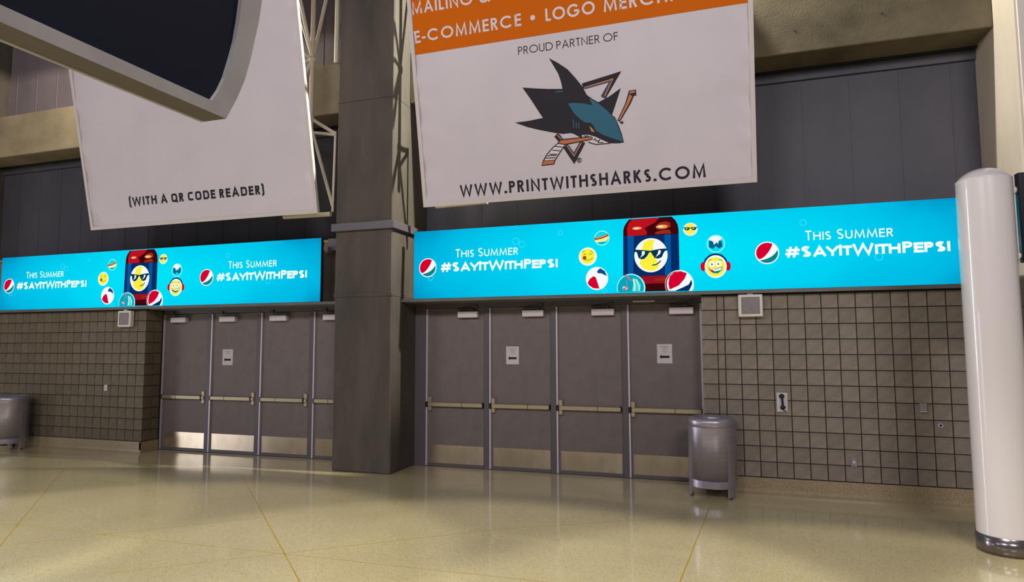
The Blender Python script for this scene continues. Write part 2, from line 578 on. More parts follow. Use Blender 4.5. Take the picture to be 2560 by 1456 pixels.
struct('service_trim', MB().box(COL_L - 0.64, COL_L - 0.42, 0.43, 0.46, 2.72, 3.05), MT['header'])

# door frames
def frame(name, xs, x_left, x_right, latch_left, label):
    f = struct(name, None, loc=(x_left, DOOR_Y, 0), label=label)
    obj('head', MB().box(x_left, x_right, DOOR_Y, 0.55, 2.575, 2.672, ch=0.004), MT['frame'], f)
    return f
def jamb(f, x0, x1):
    obj('jamb', MB().box(x0, x1, DOOR_Y - 0.01, 0.55, 0, 2.60, ch=0.006), MT['frame'], f)

R_LINES = [-4.899, -3.786, -2.684, -1.58, -0.525]
fr = frame('door_frame', R_LINES, COL_R, -0.40, True, 'grey steel frame around the four doors between column and bin')
jamb(fr, COL_R, -4.915)
for x in R_LINES[1:4]:
    jamb(fr, x - 0.10, x - 0.012)
jamb(fr, -0.50, -0.40)
L_LINES = [-10.50, -9.34, -8.215, -7.09, -6.0]
fl = frame('door_frame', L_LINES, LX1, COL_L, False, 'grey steel frame around the doors beyond the column')
jamb(fl, LX1 + 0.0, LX1 + 0.0 + 0.001)
for x in L_LINES[1:4]:
    jamb(fl, x - 0.10, x - 0.012)

door_n = [0]
def door(x0, x1, hinge_right, where, paper=None):
    door_n[0] += 1
    d = struct('door_%d' % door_n[0], None, loc=((x0 + x1) / 2, DOOR_Y + 0.04, 0), label=where)
    y = DOOR_Y + 0.03
    obj('leaf', MB().box(x0, x1, y, y + 0.045, 0.012, 2.572, ch=0.003), MT['door'], d)
    obj('sweep', MB().box(x0 + 0.01, x1 - 0.01, y - 0.012, y, 0.006, 0.045), MT['frame'], d)
    obj('kick_plate', MB().box(x0 + 0.045, x1 - 0.02, y - 0.003, y, 0.055, 0.345, ch=0.001), MT['kick'], d)
    obj('hinge_strip', MB().box(x0 - 0.012, x0 + 0.014, y - 0.035, y - 0.005, 0.01, 2.565), MT['hinge'], d)
    # exit bar
    bz = 1.0
    la, lb = x0 + 0.03, x1 - 0.02
    bar = obj('exit_bar', MB().box(la, lb, y - 0.062, y - 0.012, bz - 0.035, bz + 0.035, ch=0.008), MT['bar'], d)
    split = la + (lb - la) * (0.63 if hinge_right else 0.33)
    obj('bar_joint', MB().box(split - 0.004, split + 0.004, y - 0.064, y - 0.01, bz - 0.037, bz + 0.037), MT['black'], bar)
    cap = (lb - 0.02, lb + 0.004) if hinge_right else (la - 0.02, la + 0.0)
    obj('end_cap', MB().box(cap[0], cap[1], y - 0.060, y, bz - 0.04, bz + 0.04, ch=0.004), MT['black'], bar)
    lx = x0 + 0.055 if hinge_right else x1 - 0.05
    obj('latch_case', MB().box(lx - 0.033, lx + 0.033, y - 0.045, y, bz - 0.11, bz + 0.125, ch=0.01), MT['bar'], bar)
    gx = x0 + 0.012 if hinge_right else x1 - 0.085
    obj('latch_cover', MB().box(gx - 0.02, gx + 0.02, y - 0.066, y, bz - 0.042, bz + 0.042, ch=0.004), MT['black'], bar)
    # closer
    cx1 = x1 - 0.10 if hinge_right else x0 + 0.58
    cx0 = cx1 - 0.345
    if not hinge_right:
        cx0 = x0 + 0.20; cx1 = cx0 + 0.36
    cl = obj('door_closer', MB().box(cx0, cx1, y - 0.085, y, 2.41, 2.512, ch=0.006), MT['closer'], d)
    ax0, ax1 = (cx0 - 0.01, cx0 + 0.26) if hinge_right else (cx0 + 0.06, cx1 + 0.03)
    obj('closer_arm', MB().box(ax0, ax1, y - 0.075, y - 0.035, 2.532, 2.546), MT['frame'], cl)
    px = ax1 - 0.02 if hinge_right else ax0 + 0.02
    obj('arm_pivot', MB().tube((px, y - 0.055, 2.51), (px, y - 0.055, 2.55), 0.016), MT['frame'], cl)
    sx = px + (0.06 if hinge_right else -0.05)
    obj('arm_shoe', MB().box(sx - 0.03, sx + 0.03, y - 0.07, y - 0.03, 2.575, 2.605, ch=0.004), MT['frame'], cl)
    obj('arm_rod', MB().tube((ax0 + 0.02, y - 0.05, 2.55), (sx, y - 0.05, 2.585), 0.008, 8), MT['frame'], cl)
    return d
for i, txt in enumerate(('grey steel exit door right of the column, no notice on it',)):
    pass
R_LABELS = ['grey exit door closest to the concrete column, its kick plate half dark',
            'grey exit door with a small paper notice, second from the column',
            'plain grey exit door between the two doors with notices',
            'grey exit door with a paper notice, partly behind the steel bin']
for i in range(4):
    a = R_LINES[i]
    b = (R_LINES[i + 1] - 0.10) if i < 3 else -0.525
    door(a, b, True, R_LABELS[i])
obj('hinge_strip', MB().box(-0.540, -0.514, DOOR_Y - 0.005, DOOR_Y + 0.02, 0.01, 2.565), MT['hinge'], bpy.data.objects['door_4'])
obj('paint_scar', MB().box(-1.50, -1.18, DOOR_Y - 0.0015, DOOR_Y + 0.001, 2.60, 2.622), MT['closer'], fr)
L_LABELS = ['grey exit door next to the block wall corner, beyond the column',
            'grey exit door with a small notice, beyond the column',
            'plain grey exit door beyond the column, third from the block wall',
            'grey exit door half hidden by the concrete column']
for i in range(4):
    a = L_LINES[i] + (0.012 if i == 0 else 0)
    b = L_LINES[i + 1] - 0.10
    if i == 3:
        b = COL_L - 0.0
        b = -6.02
    door(a, min(b, COL_L - 0.01) if i == 3 else b, False, L_LABELS[i])

# ------------------------------------------------------------------ flat print helpers
def stroke(pts, w, closed=False, lim=2.6):
    """flat ribbon along a polyline: returns 2-D verts and faces"""
    P = [Vector(p) for p in pts]
    if closed and (P[0] - P[-1]).length < 1e-6:
        P = P[:-1]
    n = len(P)
    vs = []
    for i in range(n):
        a = P[(i - 1) % n] if (closed or i > 0) else None
        b = P[(i + 1) % n] if (closed or i < n - 1) else None
        d0 = (P[i] - a).normalized() if a is not None and (P[i] - a).length > 1e-9 else None
        d1 = (b - P[i]).normalized() if b is not None and (b - P[i]).length > 1e-9 else None
        if d0 is None: d0 = d1
        if d1 is None: d1 = d0
        n0 = Vector((-d0.y, d0.x)); n1 = Vector((-d1.y, d1.x))
        m = n0 + n1
        if m.length < 0.15:
            m = n0
        m.normalize()
        k = min(lim, 1.0 / max(0.30, m.dot(n0)))
        vs += [P[i] + m * (w / 2 * k), P[i] - m * (w / 2 * k)]
    m = n if closed else n - 1
    fs = [(2 * i, 2 * i + 1, 2 * ((i + 1) % n) + 1, 2 * ((i + 1) % n)) for i in range(m)]
    return vs, fs

def ellipse(cx, cy, rx, ry, n=40):
    return [(cx + rx * cos(2 * pi * i / n), cy + ry * sin(2 * pi * i / n)) for i in range(n)]

class Print:
    """collects flat shapes on a plane; to3d maps (u, v, offset) to world"""
    def __init__(s, to3d):
        s.t = to3d; s.mb = MB(); s.mats = []
    def mi(s, m):
        if m not in s.mats:
            s.mats.append(m)
        return s.mats.index(m)
    def poly(s, pts, m, off):
        s.mb.add([s.t(u, v, off) for u, v in pts], [tuple(range(len(pts)))], s.mi(m))
    def line(s, pts, w, m, off, closed=False):
        vs, fs = stroke(pts, w, closed)
        s.mb.add([s.t(p.x, p.y, off) for p in vs], fs, s.mi(m))
    def raw(s, vs, fs, m, off):
        s.mb.add([s.t(u, v, off) for u, v in vs], fs, s.mi(m))
    def build(s, name, parent):
        return obj(name, s.mb, s.mats, parent, recalc=False)

# geometric capitals as strokes, cap height 1
def arc(cx, cy, rx, ry, a0, a1, n=18, e=1.0):
    out = []
    for i in range(n + 1):
        t = radians(a0 + (a1 - a0) * i / n)
        cc, ss = cos(t), sin(t)
        out.append((cx + rx * math.copysign(abs(cc) ** e, cc), cy + ry * math.copysign(abs(ss) ** e, ss)))
    return out
def glyphs(t, e=1.0, k=1.0):
    """t stroke width, e<1 squarer rounds, k width factor of the round letters"""
    h = t / 2
    lo, hi = h, 1 - h
    ro = 0.5 - h
    rx = ro * k
    R = {}
    R['O'] = (2 * rx + t, [arc(rx + h, .5, rx, ro, 0, 360, 40, e)])
    R['Q'] = (2 * rx + t, [arc(rx + h, .5, rx, ro, 0, 360, 40, e), [(rx + h + .05, .28), (2 * rx + t, -.02)]])
    R['C'] = (2 * rx + t - .06, [arc(rx + h, .5, rx, ro, 42, 318, 30, e)])
    R['G'] = (2 * rx + t, [arc(rx + h, .5, rx, ro, 42, 352, 34, e) , [(rx + h + .04, .47), (2 * rx + h, .47)]])
    R['D'] = (.72 * k + t, [[(h, 0), (h, 1)] , [(h, hi), (.26 * k, hi)] + arc(.26 * k + h, .5, .46 * k, ro, 90, -90, 20, e) + [(h, lo)]])
    R['P'] = (.5, [[(h, 0), (h, 1)], [(h, hi), (.26, hi)] + arc(.28, .72, .5 - h - .28, .28 - h, 90, -90, 12, e) + [(h, .44 + h)]])
    R['R'] = (.55, [[(h, 0), (h, 1)], [(h, hi), (.26, hi)] + arc(.28, .72, .5 - h - .28, .28 - h, 90, -90, 12, e) + [(h, .44 + h)], [(.27, .46), (.55 - h, 0)]])
    R['B'] = R['P']
    R['S'] = (.48, [[p for p in arc(.24, .74, .24 - h, .26 - h, 35, 270, 16, e)] + [p for p in arc(.24, .26, .24 - h, .26 - h, 90, -145, 16, e)]])
    R['U'] = (.62, [[(h, 1), (h, .33)] + arc(.31, .33, .31 - h, .33 - h, 180, 360, 16, e) + [(.62 - h, 1)]])
    R['J'] = (.4, [[(.4 - h, 1), (.4 - h, .2)]])
    R['A'] = (.76, [[(h * .8, 0), (.38, .97), (.76 - h * .8, 0)], [(.17, .33), (.59, .33)]])
    R['E'] = (.48, [[(h, 0), (h, 1)], [(0, hi), (.48, hi)], [(0, .52), (.46, .52)], [(0, lo), (.48, lo)]])
    R['F'] = (.45, [[(h, 0), (h, 1)], [(0, hi), (.45, hi)], [(0, .52), (.43, .52)]])
    R['H'] = (.66, [[(h, 0), (h, 1)], [(.66 - h, 0), (.66 - h, 1)], [(h, .54), (.66 - h, .54)]])
    R['I'] = (t, [[(h, 0), (h, 1)]])
    R['K'] = (.58, [[(h, 0), (h, 1)], [(h, .42), (.55 - h, 1)], [(.20, .56), (.58 - h, 0)]])
    R['L'] = (.42, [[(h, 1), (h, 0)], [(0, lo), (.42, lo)]])
    R['M'] = (.90, [[(h, 0), (.16, .97), (.45, .12), (.74, .97), (.90 - h, 0)]])
    R['N'] = (.70, [[(h, 0), (h, .96), (.70 - h, .04), (.70 - h, 1)]])
    R['T'] = (.46, [[(.23, 0), (.23, 1)], [(0, hi), (.46, hi)]])
    R['W'] = (1.04, [[(h * .8, 1), (.28, .06), (.52, .92), (.76, .06), (1.04 - h * .8, 1)]])
    R['X'] = R['K']
    R['Y'] = (.6, [[(.3, 0), (.3, .45)], [(0, 1), (.3, .42), (.6, 1)]])
    R['V'] = (.66, [[(0, 1), (.33, .04), (.66, 1)]])
    R['-'] = (.30, [[(0, .36), (.30, .36)]])
    R['.'] = (t * 1.1, [[(0, t * .55), (t * 1.1, t * .55)]])
    R['('] = (.26, [[(.26, 1.12), (h + .08, 1.08), (h, .95), (h, .05), (h + .08, -.08), (.26, -.12)]])
    R[')'] = (.26, [[(0, 1.12), (.18 - h, 1.08), (.26 - h, .95), (.26 - h, .05), (.18 - h, -.08), (0, -.12)]])
    R['&'] = (.72, [[(.70, 0), (.22, .66)] + arc(.34, .78, .15, .18, 200, -20, 12) + [(.20, .50)] + arc(.28, .26, .24, .22, 120, 340, 14) + [(.66, .42)]])
    R['#'] = (.72, [[(.16, 0), (.30, 1)], [(.42, 0), (.56, 1)], [(.04, .34), (.66, .34)], [(.08, .68), (.70, .68)]])
    R['\u2022'] = (.24, [[(0, .48), (.24, .48)]])
    return R
def stroke_text(pr, txt, u0, u1, v0, cap, t, m, off, gap=.14, word=.34, e=1.0, k=1.0, small=1.0, wide=None, each=None):
    """each=(name, parent): every word becomes an object of its own"""
    G = glyphs(t, e, k)
    to3d = pr if each else None
    if each:
        pr = Print(to3d)
    wide = wide or {}
    tot = 0
    sc = lambda ch: small if (ch.isalpha() and ch.islower()) else 1.0
    for ch in txt:
        tot += word if ch == ' ' else G[ch.upper()][0] * sc(ch) * wide.get(ch.upper(), 1.0) + gap
    tot -= gap
    sx = (u1 - u0) / tot if u1 is not None else cap
    x = 0
    for ch in txt:
        if ch == ' ':
            x += word
            if each:
                pr.build(*each)
                pr = Print(to3d)
            continue
        w, L = G[ch.upper()]
        f = sc(ch)
        fx = f * wide.get(ch.upper(), 1.0)
        for pts in L:
            wt = t
            if ch == '.':
                wt = t * 1.1
            if ch == '\u2022':
                pr.poly([(u0 + (x + .12 + .12 * cos(a)) * sx, v0 + (.46 + .12 * sin(a)) * cap) for a in [2 * pi * i / 20 for i in range(20)]], m, off)
                continue
            cl = len(pts) > 20 and (Vector(pts[0]) - Vector(pts[-1])).length < 1e-4
            vs, fs = stroke([(u0 + (x + q[0] * fx) * sx, v0 + q[1] * cap * f) for q in pts], wt * cap, cl, 2.1)
            pr.raw([(p.x, p.y) for p in vs], fs, m, off)
        x += w * fx + gap
    if each:
        pr.build(*each)

SIGN_ART = [
    ('bottle', 'p', 'maroon', [(3.333,0.018),(3.342,0.637),(3.347,0.91),(3.364,0.973),(3.399,1.026),(3.435,1.067),(3.732,1.07),(4.03,1.071),(4.078,1.019),(4.111,0.955),(4.122,0.883),(4.123,0.457),(4.118,0.014)], None),
    ('bottle', 'p', 'red', [(3.404,0.852),(3.401,0.935),(3.43,1.015),(3.48,1.068),(3.732,1.07),(3.863,1.069),(3.801,1.001),(3.65,0.929),(3.684,0.864),(3.675,0.826),(3.408,0.825)], None),
    ('bottle', 'p', 'rust', [(3.798,0.857),(3.859,0.88),(3.998,0.886),(4.022,0.831),(3.797,0.828)], None),
    ('bottle', 'p', 'rust', [(3.8,0.942),(3.862,0.992),(3.949,1.009),(4.013,0.979),(4.016,0.925),(3.929,0.89),(3.825,0.9)], None),
    ('bottle', 'e', 'amber', (3.544,0.931,0.067,0.021), None),
    ('bottle', 'e', 'amber', (3.895,0.934,0.082,0.027), None),
    ('bottle', 'e', 'white', (3.535,0.928,0.032,0.009), None),
    ('bottle', 'e', 'white', (3.878,0.937,0.036,0.01), None),
    ('bottle', 'p', 'navy', [(3.347,0.824),(3.507,0.824),(3.736,0.817),(3.945,0.817),(4.123,0.819),(4.121,0.237),(3.724,0.241),(3.337,0.246)], None),
    ('bottle', 'p', 'blue', [(3.408,0.823),(3.498,0.823),(3.482,0.245),(3.407,0.245)], None),
    ('bottle', 'p', 'blue', [(3.927,0.817),(4.013,0.818),(4.009,0.238),(3.923,0.239)], None),
    ('bottle', 'p', 'red2', [(3.495,0.233),(3.733,0.239),(3.983,0.237),(3.98,0.128),(3.493,0.126)], None),
    ('bottle', 'p', 'rust', [(3.784,0.196),(3.931,0.209),(3.947,0.169),(3.783,0.161)], None),
    ('smiley_label', 'e', 'white', (3.734,0.53,0.232,0.244), None),
    ('smiley_label', 'p', 'yellow', [(3.619,0.66),(3.637,0.713),(3.708,0.754),(3.796,0.745),(3.768,0.688),(3.767,0.616),(3.773,0.527),(3.824,0.435),(3.848,0.372),(3.804,0.32),(3.725,0.304),(3.63,0.34),(3.574,0.419),(3.597,0.481),(3.659,0.478),(3.705,0.575),(3.609,0.606)], None),
    ('smiley_label', 'p', 'shade', [(3.501,0.622),(3.609,0.61),(3.727,0.593),(3.854,0.614),(3.952,0.616),(3.962,0.589),(3.931,0.58),(3.915,0.56),(3.886,0.496),(3.838,0.475),(3.786,0.488),(3.756,0.535),(3.739,0.568),(3.726,0.574),(3.712,0.57),(3.682,0.52),(3.646,0.483),(3.599,0.476),(3.561,0.499),(3.542,0.573),(3.529,0.587),(3.502,0.584)], None),
    ('smiley_label', 'p', 'white', [(3.61,0.592),(3.644,0.592),(3.654,0.579),(3.643,0.54),(3.582,0.498),(3.609,0.543)], None),
    ('smiley_label', 'p', 'white', [(3.843,0.595),(3.867,0.595),(3.876,0.581),(3.862,0.542),(3.799,0.499),(3.831,0.549)], None),
    ('smiley_label', 's', 'shade', [(3.753,0.386),(3.805,0.393),(3.849,0.421),(3.869,0.446)], 0.016),
    ('tongue_smiley', 'e', 'white', (2.828,0.552,0.134,0.134), None),
    ('tongue_smiley', 'e', 'yellow', (2.828,0.556,0.107,0.111), None),
    ('tongue_smiley', 'e', 'brown', (2.781,0.534,0.028,0.029), None),
    ('tongue_smiley', 's', 'olive', [(2.788,0.507),(2.834,0.496),(2.876,0.508),(2.904,0.532)], 0.01),
    ('tongue_smiley', 's', 'olive', [(2.765,0.582),(2.789,0.594),(2.807,0.58)], 0.01),
    ('tongue_smiley', 's', 'olive', [(2.844,0.583),(2.868,0.594),(2.891,0.581)], 0.01),
    ('tongue_smiley', 's', 'olive', [(2.747,0.614),(2.766,0.632),(2.789,0.635)], 0.01),
    ('tongue_smiley', 's', 'olive', [(2.868,0.631),(2.891,0.623),(2.909,0.603)], 0.01),
    ('hot_dog_bubble', 'r', 'pale', (3.041,0.813,0.106,0.103), 0.014),
    ('hot_dog_bubble', 'p', 'cream', [(2.935,0.785),(3.133,0.845),(3.139,0.803),(3.095,0.761),(2.962,0.753)], None),
    ('hot_dog_bubble', 's', 'brown', [(2.933,0.805),(3.028,0.82),(3.136,0.856)], 0.035),
    ('hot_dog_bubble', 's', 'amber', [(2.949,0.815),(3.028,0.828),(3.12,0.857)], 0.012),
    ('hot_dog_bubble', 'p', 'teal', [(2.976,0.746),(3.095,0.755),(3.063,0.734),(3.013,0.732)], None),
    ('beach_ball', 'e', 'white', (2.959,0.225,0.164,0.169), None),
    ('beach_ball', 'p', 'blue2', [(3.007,0.374),(3.075,0.33),(3.106,0.252),(3.029,0.296),(2.972,0.302),(2.961,0.33)], None),
    ('beach_ball', 'p', 'crimson', [(2.905,0.259),(2.941,0.246),(2.994,0.076),(2.907,0.084),(2.845,0.126),(2.823,0.166),(2.853,0.22)], None),
    ('palm_bubble', 'p', 'pale', [(3.641,0.013),(3.645,0.032),(3.648,0.051),(3.649,0.07),(3.648,0.089),(3.645,0.108),(3.641,0.126),(3.635,0.144),(3.627,0.162),(3.618,0.179),(3.607,0.195),(3.595,0.209),(3.581,0.223),(3.567,0.235),(3.551,0.246),(3.534,0.255),(3.517,0.263),(3.499,0.269),(3.48,0.273),(3.461,0.276),(3.442,0.276),(3.423,0.275),(3.405,0.272),(3.386,0.268),(3.368,0.261),(3.351,0.253),(3.335,0.243),(3.319,0.232),(3.305,0.219),(3.292,0.205),(3.281,0.19),(3.271,0.174),(3.262,0.157),(3.255,0.139),(3.25,0.12),(3.247,0.101),(3.245,0.082),(3.245,0.063),(3.247,0.043),(3.251,0.024)], None),
    ('palm_bubble', 'p', 'teal2', [(3.62,0.019),(3.624,0.035),(3.626,0.053),(3.627,0.07),(3.626,0.087),(3.624,0.105),(3.62,0.122),(3.614,0.138),(3.607,0.154),(3.599,0.169),(3.589,0.184),(3.578,0.197),(3.565,0.21),(3.552,0.221),(3.538,0.231),(3.522,0.239),(3.506,0.246),(3.49,0.252),(3.473,0.256),(3.456,0.258),(3.439,0.259),(3.421,0.257),(3.404,0.255),(3.387,0.251),(3.371,0.245),(3.355,0.237),(3.34,0.228),(3.326,0.218),(3.313,0.207),(3.302,0.194),(3.291,0.18),(3.282,0.165),(3.274,0.149),(3.268,0.133),(3.263,0.116),(3.26,0.099),(3.258,0.081),(3.258,0.064),(3.26,0.046),(3.264,0.029),(3.269,0.012)], None),
    ('palm_bubble', 'p', 'teal3', [(3.473,0.216),(3.539,0.196),(3.59,0.105),(3.571,0.025),(3.456,0.024),(3.48,0.135)], None),
    ('palm_bubble', 's', 'pale2', [(3.482,0.198),(3.502,0.108),(3.492,0.027)], 0.02),
    ('palm_bubble', 's', 'pale2', [(3.521,0.192),(3.559,0.106),(3.567,0.03)], 0.014),
    ('palm_bubble', 's', 'pink', [(3.363,0.256),(3.411,0.227),(3.454,0.172)], 0.022),
    ('palm_bubble', 's', 'pink', [(3.388,0.192),(3.391,0.111)], 0.008),
    ('palm_bubble', 'e', 'pink', (3.368,0.071,0.04,0.032), None),
    ('palm_bubble', 's', 'white', [(3.328,0.072),(3.346,0.09),(3.364,0.08)], 0.012),
    ('palm_bubble', 's', 'white', [(3.377,0.053),(3.395,0.079)], 0.012),
    ('soda_logo_bubble', 'p', 'pale2', [(4.291,0.008),(4.299,0.025),(4.305,0.043),(4.309,0.062),(4.312,0.08),(4.313,0.099),(4.312,0.118),(4.31,0.137),(4.306,0.156),(4.3,0.174),(4.292,0.191),(4.283,0.208),(4.273,0.224),(4.261,0.238),(4.248,0.252),(4.234,0.264),(4.219,0.275),(4.203,0.284),(4.186,0.292),(4.168,0.298),(4.15,0.302),(4.132,0.304),(4.113,0.305),(4.095,0.304),(4.077,0.301),(4.059,0.297),(4.041,0.29),(4.025,0.282),(4.009,0.272),(3.994,0.261),(3.98,0.249),(3.967,0.235),(3.956,0.22),(3.946,0.203),(3.937,0.186),(3.93,0.168),(3.925,0.15),(3.922,0.131),(3.92,0.112),(3.92,0.093),(3.922,0.074),(3.926,0.055),(3.931,0.036),(3.938,0.018)], None),
    ('soda_logo_bubble', 'p', 'rust', [(4.268,0.016),(4.275,0.031),(4.28,0.048),(4.284,0.065),(4.287,0.082),(4.288,0.1),(4.287,0.117),(4.285,0.135),(4.281,0.152),(4.276,0.168),(4.269,0.185),(4.261,0.2),(4.251,0.214),(4.24,0.228),(4.228,0.24),(4.215,0.252),(4.201,0.262),(4.186,0.27),(4.17,0.277),(4.154,0.283),(4.138,0.287),(4.121,0.289),(4.104,0.29),(4.087,0.289),(4.07,0.286),(4.053,0.282),(4.037,0.276),(4.022,0.268),(4.007,0.259),(3.993,0.249),(3.98,0.237),(3.968,0.225),(3.958,0.211),(3.949,0.196),(3.941,0.18),(3.935,0.163),(3.93,0.146),(3.927,0.129),(3.925,0.111),(3.925,0.094),(3.927,0.076),(3.93,0.059),(3.935,0.042),(3.942,0.025),(3.949,0.009)], None),
    ('soda_logo_bubble', 'p', 'white', [(4.266,0.009),(4.274,0.023),(4.281,0.038),(4.286,0.054),(4.29,0.071),(4.292,0.087),(4.293,0.104),(4.292,0.121),(4.29,0.137),(4.286,0.154),(4.281,0.17),(4.275,0.185),(4.267,0.2),(4.258,0.214),(4.247,0.227),(4.236,0.239),(4.223,0.249),(4.21,0.259),(4.195,0.267),(4.18,0.274),(4.165,0.279),(4.149,0.283),(4.133,0.285),(4.117,0.286),(4.1,0.285),(4.084,0.282),(4.068,0.278),(4.053,0.272),(4.038,0.265),(4.024,0.257),(4.011,0.247),(3.999,0.236),(3.987,0.223),(3.977,0.21),(3.969,0.196),(3.961,0.181),(3.955,0.165),(3.951,0.149),(3.947,0.132),(3.946,0.115),(3.946,0.098),(3.948,0.081),(3.951,0.064),(3.955,0.048),(3.961,0.032),(3.969,0.017)], None),
    ('soda_logo_bubble', 'p', 'crimson', [(3.983,0.033),(3.967,0.119),(3.987,0.216),(4.052,0.275),(4.137,0.285),(4.221,0.256),(4.185,0.174),(4.107,0.088)], None),
    ('soda_logo_bubble', 'p', 'navy', [(4.046,0.01),(4.157,0.056),(4.243,0.097),(4.278,0.162),(4.289,0.109),(4.266,0.049),(4.24,0.009)], None),
    ('shades_smiley', 'e', 'pale2', (4.283,0.869,0.099,0.093), None),
    ('shades_smiley', 'e', 'cream', (4.28,0.869,0.084,0.087), None),
    ('shades_smiley', 'e', 'yellow', (4.279,0.878,0.049,0.075), None),
    ('shades_smiley', 's', 'shade', [(4.186,0.895),(4.279,0.888),(4.379,0.891)], 0.012),
    ('shades_smiley', 'e', 'shade', (4.238,0.878,0.034,0.023), None),
    ('shades_smiley', 'e', 'shade', (4.329,0.876,0.032,0.023), None),
    ('shades_smiley', 's', 'white', [(4.221,0.872),(4.245,0.886)], 0.01),
    ('shades_smiley', 's', 'white', [(4.313,0.872),(4.336,0.886)], 0.01),
    ('shorts_bubble', 'r', 'pale', (4.615,0.649,0.114,0.117), 0.014),
    ('shorts_bubble', 'p', 'shade2', [(4.529,0.694),(4.691,0.685),(4.702,0.605),(4.654,0.58),(4.614,0.62),(4.578,0.578),(4.524,0.605)], None),
    ('shorts_bubble', 'e', 'white', (4.611,0.719,0.082,0.036), None),
    ('shorts_bubble', 'p', 'pale2', [(4.566,0.69),(4.657,0.69),(4.643,0.634),(4.632,0.67),(4.589,0.633),(4.584,0.668)], None),
    ('headphone_smiley', 's', 'navy', [(4.456,0.364),(4.477,0.433),(4.536,0.487),(4.61,0.502),(4.684,0.48),(4.735,0.422),(4.752,0.361)], 0.03),
    ('headphone_smiley', 'e', 'crimson', (4.441,0.339,0.036,0.064), None),
    ('headphone_smiley', 'e', 'crimson', (4.765,0.332,0.036,0.064), None),
    ('headphone_smiley', 'e', 'white', (4.604,0.332,0.145,0.158), None),
    ('headphone_smiley', 'e', 'yellow', (4.604,0.328,0.122,0.134), None),
    ('headphone_smiley', 'e', 'white', (4.557,0.367,0.038,0.043), None),
    ('headphone_smiley', 'e', 'white', (4.644,0.369,0.037,0.043), None),
    ('headphone_smiley', 'e', 'shade', (4.557,0.364,0.01,0.013), None),
    ('headphone_smiley', 'e', 'shade', (4.639,0.365,0.01,0.012), None),
    ('headphone_smiley', 'p', 'teal', [(4.508,0.32),(4.556,0.304),(4.605,0.299),(4.696,0.328),(4.684,0.277),(4.628,0.236),(4.57,0.242),(4.526,0.279)], None),
    ('headphone_smiley', 'p', 'white', [(4.523,0.309),(4.605,0.291),(4.687,0.316),(4.674,0.282),(4.604,0.267),(4.543,0.278)], None),
    ('headphone_smiley', 'p', 'crimson', [(4.535,0.296),(4.576,0.281),(4.572,0.254),(4.546,0.265)], None),
    ('headphone_smiley', 's', 'olive', [(4.509,0.406),(4.53,0.431),(4.557,0.431)], 0.01),
    ('headphone_smiley', 's', 'olive', [(4.645,0.426),(4.674,0.426),(4.696,0.406)], 0.01),
    ('bubble', 'r', 'pale3', (1.717,0.842,0.049,0.049), 0.008),
    ('bubble', 'r', 'pale3', (1.814,0.79,0.048,0.048), 0.008),
    ('bubble', 'r', 'pale3', (2.414,0.934,0.033,0.033), 0.008),
    ('bubble', 'r', 'pale3', (3.066,0.045,0.03,0.03), 0.008),
    ('bubble', 'r', 'pale3', (5.727,0.877,0.04,0.04), 0.008),
    ('bubble', 'r', 'pale3', (6.6,0.38,0.045,0.045), 0.008),
    ('bubble', 'r', 'pale3', (0.3,0.33,0.04,0.04), 0.008),
]
